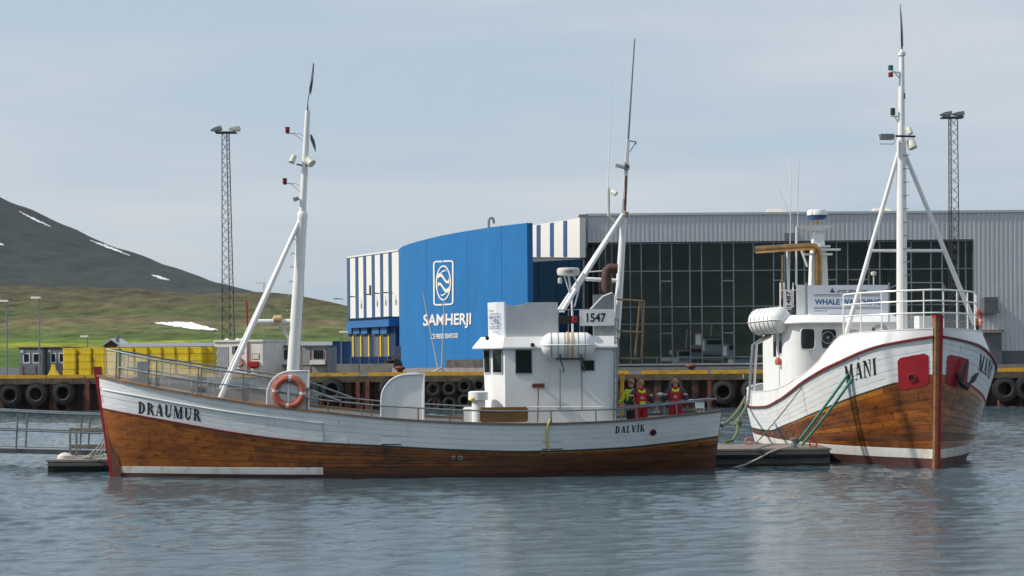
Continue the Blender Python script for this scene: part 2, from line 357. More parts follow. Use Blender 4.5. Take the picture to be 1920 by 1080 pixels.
def mount_z(X, Y):
    pr = np.interp(X, [-3500, -2200, -988, -610, -494, -412, -309, 200, 1500], [1500, 1010, 313, 170, 124, 108, 92, 30, 10]); t = np.clip((Y - 1500) / 2000, 0, 1.5)
    # silhouette table refined
    pr = np.where((X > -990) & (X < -490), np.interp(X, [-990, -854, -782, -679, -576, -494], [313, 253.5, 222, 183, 146, 124]), pr)
    s = np.where(t < 1, t ** 1.15, 1 - .8 * (t - 1)); g = vnoise(X + .25 * Y, Y * .12, 130, 8) * .6 + vnoise(X + .2 * Y, Y * .3, 45, 9) * .7
    return pr * s + g * np.clip(t, 0, 1) * np.clip(pr / 150, .2, 1.4) - 12 * (1 - np.clip(t * 3, 0, 1))
def sheet(name, fn, x0, x1, nx, y0, y1, ny, m, power=1.0):
    X, Y = np.meshgrid(np.linspace(x0, x1, nx), y0 + (y1 - y0) * np.linspace(0, 1, ny) ** power)
    Z = fn(X, Y); i = np.arange(nx * ny).reshape(ny, nx); q = np.stack([i[:-1, :-1], i[:-1, 1:], i[1:, 1:], i[1:, :-1]], -1).reshape(-1, 4)
    return tag(obj(name, grid_mesh(name, np.stack([X, Y, Z], -1).reshape(-1, 3), q, m)), kind='structure')
def land_mat(name, stops, sc, spread, detail_scale, extra=None):
    """colour bands by height (plant cover changes up the slope), broken up by noise"""
    m = bpy.data.materials.new(name); m.use_nodes = True; t = m.node_tree; L = t.links.new; b = t.nodes['Principled BSDF']; b.inputs['Roughness'].default_value = .95; b.inputs['Specular IOR Level'].default_value = .1
    g = t.nodes.new('ShaderNodeNewGeometry'); sx = t.nodes.new('ShaderNodeSeparateXYZ'); L(g.outputs['Position'], sx.inputs[0])
    mp = t.nodes.new('ShaderNodeMapping'); mp.inputs['Scale'].default_value = (1, .45, 2); L(g.outputs['Position'], mp.inputs['Vector'])
    n = t.nodes.new('ShaderNodeTexNoise'); n.inputs['Scale'].default_value = sc; n.inputs['Detail'].default_value = 8; n.inputs['Roughness'].default_value = .62; L(mp.outputs['Vector'], n.inputs['Vector'])
    ma = t.nodes.new('ShaderNodeMath'); ma.operation = 'MULTIPLY_ADD'; ma.inputs[1].default_value = spread; L(n.outputs['Fac'], ma.inputs[0]); L(sx.outputs['Z'], ma.inputs[2])
    z0, z1 = stops[0][0], stops[-1][0]; mr = t.nodes.new('ShaderNodeMapRange'); mr.inputs['From Min'].default_value = z0 + spread * .5; mr.inputs['From Max'].default_value = z1 + spread * .5; L(ma.outputs[0], mr.inputs['Value'])
    r = t.nodes.new('ShaderNodeValToRGB')
    for k, (z, c) in enumerate(stops):
        p = (z - z0) / (z1 - z0)
        e = r.color_ramp.elements[k] if k < 2 else r.color_ramp.elements.new(p)
        e.position = p; e.color = (*c, 1)
    L(mr.outputs['Result'], r.inputs['Fac'])
    n2 = t.nodes.new('ShaderNodeTexNoise'); n2.inputs['Scale'].default_value = detail_scale; n2.inputs['Detail'].default_value = 7; n2.inputs['Roughness'].default_value = .7; L(mp.outputs['Vector'], n2.inputs['Vector'])
    r2 = t.nodes.new('ShaderNodeMapRange'); r2.inputs['From Min'].default_value = .3; r2.inputs['From Max'].default_value = .7; r2.inputs['To Min'].default_value = .35; r2.inputs['To Max'].default_value = 1.75; L(n2.outputs['Fac'], r2.inputs['Value'])
    vm = t.nodes.new('ShaderNodeVectorMath'); vm.operation = 'SCALE'; L(r.outputs['Color'], vm.inputs[0]); L(r2.outputs['Result'], vm.inputs['Scale']); L(vm.outputs['Vector'], b.inputs['Base Color'])
    bp = t.nodes.new('ShaderNodeBump'); bp.inputs['Strength'].default_value = .7; bp.inputs['Distance'].default_value = 2.0; L(n2.outputs['Fac'], bp.inputs['Height']); L(bp.outputs['Normal'], b.inputs['Normal'])
    return m
hm = land_mat('hillside', [(2, (.062, .112, .024)), (6, (.066, .118, .024)), (7.5, (.24, .23, .025)), (9, (.10, .150, .026)), (12, (.062, .095, .024)), (17, (.11, .115, .045)), (21, (.125, .10, .055)), (25, (.066, .085, .028)), (33, (.085, .078, .036)), (46, (.068, .058, .032)), (60, (.06, .052, .030))], .018, 15, .10)
mm_ = land_mat('mountain', [(0, (.040, .056, .034)), (60, (.038, .050, .034)), (120, (.026, .035, .029)), (220, (.020, .027, .026)), (330, (.018, .023, .024)), (900, (.03, .034, .036))], .006, 90, .035)
sheet('hillside', hill_z, -1500, 1500, 260, 215, 1900, 150, hm, 1.3)
sheet('mountain', mount_z, -2300, 1500, 300, 1480, 4200, 130, mm_)
def shore_z(X, Y): t = np.clip((-Y - 1500) / 1500, 0, 1.4); return (430 + 60 * vnoise(X, Y, 1500, 21)) * np.where(t < 1, t, 1 - .8 * (t - 1)) + 12 * vnoise(X, Y * .3, 160, 22) * np.clip(t, 0, 1) - 2
sheet('far_shore', shore_z, -2900, 2900, 200, -3400, -1490, 60, mm_)
def hit(px, py, fn, y0, y1, st):        # march the pixel's ray to the ground
    a, b = ray(px, py); yy = np.arange(y0, y1, st); hh = H + b * yy <= fn(a * yy, yy); y = float(yy[np.argmax(hh)]) if hh.any() else y1
    return Vector((a * y, y, H + b * y))
def snow_patch(pts_top, pts_bot, fn, y0, y1, st, lift, label):
    m = MB(); n = 26; tx = [p[0] for p in pts_top]; ft = interp(pts_top); fb = interp(pts_bot); rows = []
    for i in range(n + 1):
        px = tx[0] + (tx[-1] - tx[0]) * i / n; a, b = ft(px), fb(px); rows.append([])
        for k in range(5):
            py = a + (b - a) * k / 4 + (random.uniform(-.8, .8) if 0 < i < n else 0); p = hit(px, py, fn, y0, y1, st); p.z = float(fn(np.array([p.x]), np.array([p.y]))[0]) + lift; rows[-1].append(p)
    m.loft(rows, cap=False, closed=False); o = m.build('snow_patch', 'snow'); return tag(o, label, kind='structure')
snow_patch([(290, 606), (335, 604.5), (360, 606), (378, 612), (408, 619)], [(290, 607.5), (330, 614), (370, 619.5), (408, 620.5)], hill_z, 500, 1250, 3, .25, 'long white snow patch low on the grassy slope')
snow_patch([(36, 398), (60, 409), (95, 426)], [(36, 398.5), (62, 414), (95, 427)], mount_z, 1700, 3600, 6, 1.5, 'highest snow streak on the dark mountain')
snow_patch([(168, 452), (200, 461), (244, 481)], [(168, 452.6), (200, 466), (244, 482)], mount_z, 1700, 3600, 6, 1.5, 'middle snow streak below the mountain ridge')
snow_patch([(284, 517), (296, 518), (318, 526)], [(284, 517.5), (300, 524.5), (318, 527)], mount_z, 1700, 3600, 6, 1.2, 'smallest snow spot low on the mountain')
snow_patch([(-14, 455), (0, 457), (8, 461)], [(-14, 457), (0, 461), (8, 462)], mount_z, 1700, 3600, 6, 1.2, 'snow spot cut by the left picture edge')

# ------------------------------------------------------------------ quay
m = MB(); n = 20; e0 = [(x, quay_y(x) + .35, QZ) for x in np.linspace(-220, 220, n)]
m.loft([e0, [(x, 262, QZ) for x in np.linspace(-220, 220, n)]], cap=False, closed=False); tag(m.build('quay_ground', 'asphalt', smooth=0), kind='structure')
qw = tag(obj('quay_wall', None), kind='structure')
nrm = Vector((-10 / 72, -1, 0)).normalized(); tan = Vector((1, -10 / 72, 0)).normalized()
def Q(x, out, z): return Vector((x, quay_y(x), z)) + nrm * out          # point on the quay face, 'out' metres towards the water
pile_m = MB(); P_ = 1.3
prof = [(0, 0), (.22, 0), (.42, -.34), (.88, -.34), (1.08, 0), (1.3, 0)]
pile_m.loft([[tan * a + nrm * b + Vector((0, 0, z)) for a, b in prof] for z in (-1.2, 1.98)], cap=False, closed=False)
pile = pile_m.mesh('sheet_pile', 'rust_wall', 0)
k = -80.0
while k < 80: obj('sheet_pile', pile, qw, Q(k, 0, 0)); k += P_ * abs(tan.x)
def qbox(m, x0, x1, o0, o1, z0, z1):
    m.hexa([Q(x0, o1, z0), Q(x1, o1, z0), Q(x1, o0, z0), Q(x0, o0, z0), Q(x0, o1, z1), Q(x1, o1, z1), Q(x1, o0, z1), Q(x0, o0, z1)])
def qx(px): # quay x of photo column
    x = 0
    for _ in range(8): x = GX(px, quay_y(x), 2.0)
    return x
for x0 in range(-80, 80, 8):
    m = MB(); qbox(m, x0 + .02, x0 + 7.98, -.6, .12, 1.92, QZ + .004 + .05); m.build('cap_block', 'cap_concrete', qw)
kx = [-60, -40, qx(-30), qx(88), qx(160), qx(300), qx(420), qx(560), qx(676), qx(688), qx(790), qx(915), qx(1050), qx(1182), qx(1200), qx(1330), qx(1470), qx(1600), qx(1740), qx(1870), qx(1990), 50, 62]
for a, b in zip(kx[:-1], kx[1:]):
    if b - a < 1: continue
    m = MB(); qbox(m, a + .12, b - .12, -.28, .08, QZ + .054, QZ + .30); m.build('kerb_beam', 'yellow_kerb', qw)
for px in (105, 166, 605, 672, 690, 1185, 1197, 1330, 1420):           # bright rusty fender piles and ladders in the gaps
    x = qx(px); m = MB(); qbox(m, x - .14, x + .14, 0, .25, -1, 1.9 + random.uniform(-.2, .35)); m.build('fender_pile', 'rust_bright', qw)
# tyres
def tyre_mesh(Ro, wd, tread):
    m = MB(); h = wd / 2; pr = [(-h * .8, Ro * .52), (-h, Ro * .60), (-h * 1.02, Ro * .80), (-h * .85, Ro * .95), (-h * .4, Ro), (h * .4, Ro), (h * .85, Ro * .95), (h * 1.02, Ro * .80), (h, Ro * .60), (h * .8, Ro * .52), (h * .5, Ro * .56), (-h * .5, Ro * .56), (-h * .8, Ro * .52)]
    m.lathe((0, 0, 0), (0, 1, 0), pr, 36, cap=False)
    for i in range(tread):
        a = 2 * math.pi * i / tread
        for s in (-1, 1):
            c, sn = math.cos(a + s * .03), math.sin(a + s * .03); u = Vector((c, 0, sn)); v = Vector((-sn, 0, c)); p = []
            for rr in (Ro * .94, Ro * 1.035):
                for (aa, yy) in ((-.05, s * h * .1), (.05, s * h * .1), (.05, s * h * .98), (-.05, s * h * .98)): p.append(u * rr + v * aa * Ro * 1.2 + Vector((0, yy, 0)))
            m.hexa(p)
    return m.mesh('tyre', 'rubber', 40)
big, small = tyre_mesh(.81, .60, 26), tyre_mesh(.52, .34, 30)
def tyre(px, py, me, label, grp, out):
    x = 0
    for _ in range(8): x = ray(px, py)[0] * (quay_y(x) - out)
    d = quay_y(x) - out; p = W(px, py, d)
    tag(obj('tyre_fender', me, None, p, (random.uniform(-.06, .02), random.random() * 6, math.atan2(tan.y, tan.x) + random.uniform(-.12, .12))), label, 'tyre', grp)
    o = COL.objects[-1]; o.rotation_euler = (random.uniform(-.07, .03), 0, math.atan2(tan.y, tan.x) + random.uniform(-.1, .1))
G1 = 'large tyre fenders on the quay'; G2 = 'small tyre fenders bunched on the quay'
for px, py, lb in ((21, 741, 'large black tyre on the quay, leftmost in the picture'), (70, 739, 'large black tyre on the quay below the grey cabins, second from the left'), (120, 737, 'large black tyre on the quay left of the red bow'),
                   (580, 736, 'large tyre on the quay mostly hidden behind the white lifebuoy plate'), (624, 731, 'large black tyre on the quay right of the lifebuoy plate'), (732, 728, 'large tyre on the quay half hidden behind the plain arched plate'),
                   (1357, 735, 'large black tyre on the quay behind the stern rail, between the two boats'), (1412, 733, 'large tyre on the quay partly behind the white raft frame'), (1884, 730, 'large black tyre on the quay just right of the white bow'), (1926, 728, 'large tyre on the quay cut by the right picture edge')):
    tyre(px, py, big, lb, G1, .34)
for px, py, lb in ((813, 730, 'upper leftmost small tyre of the bunch'), (843, 729, 'upper second small tyre of the bunch'), (872, 724, 'upper third small tyre, hanging highest'), (899, 723, 'upper fourth small tyre beside the wheelhouse front'),
                   (814, 758, 'lower leftmost small tyre of the bunch'), (843, 757, 'lower second small tyre of the bunch'), (872, 752, 'lower third small tyre of the bunch'), (892, 759, 'lower small tyre behind the white ventilator'), (1268, 724, 'small dark tyre on the quay behind the standing red-suited person')):
    tyre(px, py, small, lb, G2, .20)
# rusty bollards, concrete strips and blocks on the quay
def ground_at(px, py):      # point of the quay ground seen at this pixel
    a, b = ray(px, py); d = (QZ - H) / b; return Vector((a * d, d, QZ))
def bollard(px, d, label):
    m = MB(); x = GX(px, d, QZ); p = Vector((x, d, QZ)); m.lathe(p, (0, 0, 1), [(0, .42), (.06, .42), (.10, .25), (.42, .20), (.50, .36), (.62, .40), (.72, .30), (.74, .02)], 16)
    t = thing('mooring_bollard', label, 'bollard', p, group='rusty bollards on the quay'); m.build('post', 'rust_bright', t)
    m2 = MB(); m2.box(x - .6, x + .6, d - .5, d + .5, QZ + .003, QZ + .05); m2.build('base_plate', 'rust_bright', t)
bollard(1296, quay_y(10) + 1.8, 'rusty bollard on the quay above the three people'); bollard(750, quay_y(-6) + 1.6, 'rusty bollard on the quay left of the curved blue wall')
for i, (a, b, d, hh, lb) in enumerate(((625, 672, 160, .75, 'long concrete barrier block below the blue fence, left one'), (674, 738, 160, .75, 'long concrete barrier block below the blue fence, right one'))):
    m = MB(); x0, x1 = GX(a, d, QZ), GX(b, d, QZ); m.loft([[(x0, d, QZ), (x1, d, QZ), (x1, d + .8, QZ), (x0, d + .8, QZ)], [(x0, d + .1, QZ + hh), (x1, d + .1, QZ + hh), (x1, d + .7, QZ + hh), (x0, d + .7, QZ + hh)]])
    tag(m.build('concrete_barrier', 'concrete'), lb, 'barrier', 'concrete barriers')
m = MB()
for xx in np.arange(GX(1160, 150, QZ), GX(2000, 150, QZ), 6.0): m.box(xx, xx + 5.96, 151, 151.6, QZ + .004, QZ + .30)
tag(m.build('kerb', 'concrete'), 'low pale concrete kerb along the foot of the glass front', 'kerb')
# concrete panel fence beside the blue wall
t = thing('panel_fence', 'low beige concrete panel wall at the foot of the blue wall', 'wall', (GX(880, 158, QZ), 158, QZ))
for i in range(6):
    a, b = GX(836 + i * 17, 158, QZ), GX(836 + i * 17 + 16.6, 158, QZ); m = MB(); m.box(a, b, 158 + (i % 2) * .03, 158.2, QZ, QZ + 1.05 + random.uniform(-.02, .02)); m.build('panel', 'concrete', t)
# gravel bank
m = MB(); rows = []
for k, (d, z) in enumerate(((150, .003), (152, .22), (156, .34), (159, .30), (162, .003))): rows.append([(GX(px, d, QZ), d, QZ + (z + random.uniform(-.04, .06) if 0 < k < 4 else z)) for px in np.linspace(735, 930, 40)])
m.loft(rows, cap=False, closed=False); tag(m.build('gravel_bank', 'gravel'), kind='structure')
# ------------------------------------------------------------------ fish factory
ZT = 15.37
def plan_from_top(px, py, z):      # plan point of a roof edge of known height seen at this pixel
    a, b = ray(px, py); d = (z - H) / b; return (a * d, d)
top_px = [(747, 470), (750, 465.5), (755, 462), (766, 457.8), (781, 453.2), (805, 447), (829, 441.4), (852, 437), (876, 433), (900, 429), (923, 425.6), (955, 421.7), (988, 417.8)]
BW = [plan_from_top(*p, ZT) for p in top_px]
fac = thing('seafood_factory', 'long seafood factory with curved blue sign wall, striped white side and tall glass front', 'building', (BW[-1][0], BW[-1][1], QZ))
m = MB(); outer = [Vector((x, y, 0)) for x, y in BW]; inner = []
for i, p in enumerate(outer):
    tn = (outer[min(i + 1, len(outer) - 1)] - outer[max(i - 1, 0)]).normalized(); inner.append(p + Vector((tn.y, -tn.x, 0)) * -.6)
ring = outer + inner[::-1]
m.loft([[Vector((p.x, p.y, QZ - .3)) for p in ring], [Vector((p.x, p.y, ZT)) for p in ring]])
bw = m.build('sign_wall', 'blue_wall', fac, smooth=25)
def on_wall(px, py, out=.06):
    a, b = ray(px, py)
    for (x0, y0), (x1, y1) in zip(BW[:-1], BW[1:]):
        ex, ey = x1 - x0, y1 - y0; den = a * ey - ex; d = (x0 * ey - y0 * ex) / den if abs(den) > 1e-9 else 0
        if d > 0 and min(x0, x1) - .01 <= a * d <= max(x0, x1) + .01:
            nn = Vector((ey, -ex, 0)).normalized();
            if nn.x > 0: nn = -nn
            return Vector((a * d, d, H + b * d)) + nn * out
    raise ValueError
def quad_fn(tl, tr, bl, br, out=.06):
    def fn(x, y):
        px = (tl[0] * (1 - x) + tr[0] * x) * y + (bl[0] * (1 - x) + br[0] * x) * (1 - y); py = (tl[1] * (1 - x) + tr[1] * x) * y + (bl[1] * (1 - x) + br[1] * x) * (1 - y)
        return on_wall(px, py, out)
    return fn
sans_on('SAMHERJI', quad_fn((795, 589.5), (884.5, 586.5), (794, 617.8), (884, 615)), .024).build('lettering', 'fin_white', bw, 0)
sans_on('ICE FRESH SEAFOOD', quad_fn((809, 626.5), (860, 624.2), (809, 635.6), (860, 633.6)), .02).build('lettering', 'fin_white', bw, 0)
lf = quad_fn((813, 489.5), (851.5, 487.5), (813.5, 573.5), (851.5, 571.5))
def rrect(r, ins, n=6):
    out = []
    for cx, cy, a0 in ((1 - r, 1 - r * .46, 0), (r, 1 - r * .46, 90), (r, r * .46, 180), (1 - r, r * .46, 270)):
        for k in range(n + 1):
            a = R(a0 + 90 * k / n); out.append((cx + (r - ins) * math.cos(a), cy + (r * .46 - ins * .46) * math.sin(a)))
    return out
def ring_on(o, i): return [[o[k], o[(k + 1) % len(o)], i[(k + 1) % len(o)], i[k]] for k in range(len(o))]
pol = ring_on(rrect(.16, 0), rrect(.16, .075))
el = lambda rx, ry, n=28: [(.5 + rx * math.cos(6.2832 * k / n), .5 + ry * math.sin(6.2832 * k / n)) for k in range(n)]
pol += ring_on(el(.375, .395), el(.315, .36))
def fish(sg):       # wavy S body of the two-fish emblem: one band above, its half-turn below
    up, lo = [], []
    for k in range(19):
        s = k / 18; x = .22 + .56 * s; c = .60 + .085 * math.sin(s * 5.2 + .35) ; th = .052 * (1 - .55 * s) + (.03 if k > 16 else 0); up.append((x, c + th)); lo.append((x, c - th))
    P = [[lo[k], lo[k + 1], up[k + 1], up[k]] for k in range(18)]
    return P if sg > 0 else [[(1 - x, 1 - y) for x, y in p] for p in P]
pol += fish(1) + fish(-1)
pol += [[(.30, .685), (.42, .76), (.56, .795), (.70, .75), (.60, .765), (.44, .735)]] + [[(.70, .315), (.58, .24), (.44, .205), (.30, .25), (.40, .235), (.56, .265)]]
polys_on(pol, lf).build('emblem', 'fin_white', bw, 0)
for px, y0, y1 in ((876, 434, 690), (800, 449, 688), (940, 424, 690)): m = MB(); m.path([on_wall(px, y0, .0), on_wall(px, y1, .0)], .035, 4); m.build('wall_joint', 'blue_mid', bw, 0)
m = MB(); p = on_wall(916, 424, -.3); m.path([p + Vector((-.25, 0, -.6)), p + Vector((-.25, 0, .45)), p + Vector((-.15, 0, .72)), p + Vector((.05, 0, .78)), p + Vector((.2, 0, .6)), p + Vector((.22, 0, .25))], .11, 8); m.build('vent_pipe', 'galv', fac)
# striped side wall with loading docks, left of the curved wall
A, B = plan_from_top(653, 483, ZT), plan_from_top(748, 469.6, ZT)
ex = Vector((B[0] - A[0], B[1] - A[1], 0)); wl = ex.length; ex.normalize(); en = Vector((ex.y, -ex.x, 0));
if en.x > 0: en = -en
en = -en if en.dot(Vector((-1, -.3, 0))) < 0 else en
def sw(s, out, z): return Vector((A[0], A[1], z)) + ex * s + en * out
def swbox(m, s0, s1, o0, o1, z0, z1): m.hexa([sw(s0, o1, z0), sw(s1, o1, z0), sw(s1, o0, z0), sw(s0, o0, z0), sw(s0, o1, z1), sw(s1, o1, z1), sw(s1, o0, z1), sw(s0, o0, z1)])
def s_of(px): p = onplane(px, 560, A, B); return (Vector((p.x, p.y, 0)) - Vector((A[0], A[1], 0))).dot(ex)
def z_of(px, py): return onplane(px, py, A, B).z
m = MB(); swbox(m, 0, wl + .5, -1.0, 0, QZ, ZT - .05); m.build('side_wall', 'fin_white', fac, 0)
for a, b in ((652, 656.5), (667.5, 672.4), (682.5, 687), (698.2, 703), (714, 718.7), (729.7, 735)):
    m = MB(); swbox(m, s_of(a), s_of(b), 0, .07, z_of(a, 640) if a > 660 else QZ, ZT + .05); m.build('fin', 'blue_fin', fac, 0)
m = MB(); swbox(m, -.1, wl, -.4, .1, ZT - .05, ZT + .12); m.build('parapet', 'fin_white', fac, 0)
m = MB(); swbox(m, s_of(673), wl, 0, 1.3, z_of(700, 614), z_of(700, 598)); m.build('dock_canopy', 'blue_mid', fac, 0)
m = MB(); swbox(m, s_of(673), wl, -.05, 1.5, z_of(700, 598), z_of(700, 596)); m.build('canopy_trim', 'blue_dark', fac, 0)
m = MB(); swbox(m, s_of(661), wl, .0, .5, QZ, z_of(700, 614)); m.build('dock_wall', 'blue_dark', fac, 0)
for a, b in ((662.5, 669.5), (675.5, 684), (690.5, 699), (711, 721), (727, 736)):
    m = MB(); s0, s1 = s_of(a), s_of(b); ztop = z_of((a + b) / 2, 626); swbox(m, s0, s1, .5, .56, QZ + .1, ztop); d_ = m.build('dock_door', 'plinth', fac, 0)
    m = MB(); swbox(m, s0 - .1, s1 + .4, .5, .9, ztop, ztop + 1.2); m.build('dock_hood', 'blue_mid', d_, 0)
    m = MB(); swbox(m, s1 + .02, s1 + .30, .5, .62, QZ + .1, ztop); m.build('guard_post', 'yellow', d_, 0)
    m = MB(); swbox(m, s0 - .3, s0 - .02, .5, .6, QZ + .1, ztop); m.build('buffer', 'brown_pipe', d_, 0)
for px, py in ((648, 561), (676, 557), (706, 553), (722, 551), (741, 549.5)):
    p = onplane(px, py, A, B) + en * .3; m = MB(); m.path([p, p + en * .5 + Vector((-.2, 0, .05))], .06, 6); q = p + en * .5 + Vector((-.2, 0, .05)); m.box(q.x - .45, q.x + .1, q.y - .2, q.y + .2, q.z - .07, q.z + .07); m.build('wall_lamp', 'galv', fac, 0)
m = MB(); s0 = s_of(694.5); swbox(m, s0 - .25, s0 + .25, 0, .05, z_of(694, 553), z_of(694, 535)); m.build('slit_window', 'black', fac, 0)
# white-striped part between the curved wall and the glass front
C0, C1 = plan_from_top(988, 424, 16.2), plan_from_top(1087, 408, 16.2)
ex2 = Vector((C1[0] - C0[0], C1[1] - C0[1], 0)); en2 = Vector((ex2.y, -ex2.x, 0)).normalized(); en2 = -en2 if en2.y > 0 else en2; ex2.normalize()
def c2(px, py, out=0.0): return onplane(px, py, C0, C1) + en2 * out
def pquad(m, a, b, c, d, th, nv): m.prism([a, b, c, d], nv * -th)
def strip(px0, px1, yt0, yt1, yb0, yb1, out, th, name, mt, par):
    m = MB(); pquad(m, c2(px0, yb0, out), c2(px1, yb1, out), c2(px1, yt1, out), c2(px0, yt0, out), th, en2); return m.build(name, mt, par, 0)
strip(975, 1087, 426.2, 408, 482, 483, 0, .6, 'striped_wall', 'fin_white', fac)
for a, b in ((1007, 1013.5), (1032, 1038.5), (1057, 1063.5)):
    yt = lambda px: 424 - (px - 988) * 16 / 99 + 1.5
    strip(a, b, yt(a), yt(b), 481, 481, .06, .06, 'fin', 'blue_fin', fac)
strip(975, 1087, 482, 483, 492, 486, -.1, .4, 'lintel', 'plinth', fac)
for a, b in ((975, 1007.5), (1008.5, 1041.5), (1042.5, 1064.5), (1065.5, 1087)):
    for y0, y1 in ((487, 511.5), (512.5, 566), (567, 640), (641, 690)): strip(a, b, y0, y0, y1, y1, -.12, .04, 'pane', 'facade_glass', fac)
m = MB(); pquad(m, c2(970, 700, -.3), c2(1087, 700, -.3), c2(1087, 482, -.3), c2(970, 482, -.3), .2, en2); m.build('glazing_frame', 'mullion', fac, 0)
# glass front
GD = 168.0; GZ1 = 16.5
def gx(px): return GX(px, GD, 8)
def gz(px, py): return W(px, py, GD).z
rows_y = [452.5, 505, 572, 604, 667, 679.5]; rz = [gz(1300, y + 3.0) for y in rows_y]
cols = [1136, 1148, 1160, 1182, 1203, 1238, 1260, 1294, 1316, 1354, 1376, 1413, 1451, 1472, 1509, 1531, 1569, 1590, 1629, 1650, 1688, 1709, 1746, 1767, 1797, 1811, 1825]
gf = MB(); gf.box(gx(1136), gx(1825), GD + .10, GD + .3, rz[-1] - .2, rz[0] + .2); cw = gf.build('glazing_backing', 'black', fac, 0)
fr = MB()
for c in cols: fr.box(gx(c) - .045, gx(c) + .045, GD - .10, GD + .08, rz[-1], rz[0])
for z in rz: fr.box(gx(1136), gx(1825), GD - .075, GD + .07, z - .045, z + .045)
fr.build('glazing_frame', 'mullion', cw, 0)
vent = set()
for j, (a, b) in enumerate(zip(cols[:-1], cols[1:])):
    for i in range(5):
        zt, zb = rz[i], rz[i + 1]
        cells = [(zt, zb)]
        if j in (5, 9, 12, 15, 17) and i in (1, 3): zm = zt - (zt - zb) * .28; cells = [(zt, zm), (zm, zb)]; 
        if len(cells) == 2:
            mm = MB(); mm.box(gx(a) + .06, gx(b) - .06, GD - .07, GD + .06, cells[0][1] - .06, cells[0][1] + .06); mm.build('transom', 'mullion', cw, 0)
        for zt_, zb_ in cells:
            cx, cz = (gx(a) + gx(b)) / 2, (zt_ + zb_) / 2; mm = MB(); w2, h2 = (gx(b) - gx(a)) / 2, (zt_ - zb_) / 2
            mm.add([(-w2, 0, -h2), (w2, 0, -h2), (w2, 0, h2), (-w2, 0, h2)], [(0, 1, 2, 3)])
            o = obj('pane', mm.mesh('pane', 'facade_glass', 0), cw, Vector((cx, GD, cz)) - fac.location, (random.gauss(0, .004), 0, random.gauss(0, .007)))
def ribbed(m, x0, x1, y, z0, z1, step=.42, dep=.05):
    pts = []; x = x0
    while x < x1: pts += [(x, y), (x + step * .45, y), (x + step * .55, y + dep), (x + step * .92, y + dep)]; x += step
    pts.append((x1, y)); m.loft([[(a, b, z0) for a, b in pts], [(a, b, z1) for a, b in pts]], cap=False, closed=False)
m = MB(); ribbed(m, gx(1103), gx(2150), GD - .25, rz[0] + .1, GZ1); ribbed(m, gx(1825), gx(2150), GD - .25, QZ + 1.4, rz[0] + .1); m.build('cladding', 'clad', fac, 0)
m = MB(); m.box(gx(1100), gx(2150), GD - .15, GD + 30, rz[0] + .12, GZ1 - .1); m.box(gx(1826), gx(2150), GD - .15, GD + 30, QZ, rz[0] + .12); m.build('main_block', 'clad_dark', fac, 0)
m = MB(); m.box(gx(1100), gx(2150), GD - .34, GD + .2, GZ1, GZ1 + .22); m.build('roof_flashing', 'clad', fac, 0)
m = MB(); m.box(gx(1087), gx(1102.6), GD - .4, GD + 3, rz[0] - .3, GZ1 + .15); m.build('corner_column', 'clad_dark', fac, 0)
m = MB(); m.box(gx(1130), gx(1826), GD - .35, GD + .3, QZ, rz[-1] - .1); m.box(gx(1826), gx(2150), GD - .3, GD + .3, QZ, QZ + 1.4); m.build('plinth', 'plinth', fac, 0)
m = MB(); m.box(gx(1130), gx(1826), GD - .5, GD + .1, rz[-1] - .1, rz[-1] + .06); m.build('sill', 'clad', fac, 0)
# the rounded glass corner
arc = []
for k in range(7): a = R(90 * k / 6); arc.append((gx(1136) - 2.3 * math.sin(a), GD + 2.3 * 1.6 * (1 - math.cos(a))))
for (x0, y0), (x1, y1) in zip(arc[:-1], arc[1:]):
    for i in range(5):
        mm = MB(); mm.add([(x0, y0, rz[i + 1]), (x1, y1, rz[i + 1]), (x1, y1, rz[i]), (x0, y0, rz[i])], [(0, 1, 2, 3)]); mm.build('pane', 'facade_glass', cw, 0)
m = MB()
for x, y in arc: m.path([(x, y - .03, rz[-1]), (x, y - .03, rz[0])], .06, 4)
for z in rz: m.path([(x, y - .03, z) for x, y in arc], .06, 4)
m.build('corner_frame', 'mullion', cw, 0)
m = MB(); m.prism([Vector((x, y - .08, QZ)) for x, y in arc] + [Vector((gx(1136), GD + 4, QZ))], (0, 0, rz[-1] - .1 - QZ)); m.prism([Vector((x, y - .1, rz[0])) for x, y in arc] + [Vector((gx(1136), GD + 4, rz[0]))], (0, 0, .5)); m.build('corner_plinth', 'plinth', fac, 0)
for a, b in ((1436, 1475), (1636, 1676)):
    m = MB(); x0, x1 = GX(a, GD + 8, 17), GX(b, GD + 8, 17); m.loft([[(x0, GD + 8, 16), (x1, GD + 8, 16), (x1, GD + 10, 16), (x0, GD + 10, 16)], [(x0, GD + 8, 17.3), (x1, GD + 8, 17.3), (x1, GD + 10, 17.3), (x0, GD + 10, 17.3)], [(x0 + .4, GD + 8.4, 17.7), (x1 - .4, GD + 8.4, 17.7), (x1 - .4, GD + 9.6, 17.7), (x0 + .4, GD + 9.6, 17.7)]]); m.build('roof_vent', 'offwhite', fac, 0)
m = MB(); m.box(gx(1471), gx(1497), GD - .33, GD - .2, gz(1480, 449), gz(1480, 437)); m.build('wall_grille', 'clad_dark', fac, 0)
m = MB(); x0, x1 = GX(1846, GD - 1.5, 6), GX(1872, GD - 1.5, 6); z0, z1 = W(1860, 587, GD - 1.5).z, W(1860, 557, GD - 1.5).z; m.box(x0, x1, GD - 1.5, GD - .25, z0 + .2, z1); m.box(x0 - .1, x1 + .1, GD - 1.6, GD - .2, z0, z0 + .2); m.build('wall_cabinet', 'plinth', fac, 0)
m = MB(); x0, x1 = GX(1840, GD - 1, 4), GX(1878, GD - 1, 4); m.box(x0, x1, GD - 1, GD - .24, QZ, W(1860, 624, GD - 1).z); pe = m.build('porch', 'plinth', fac, 0)
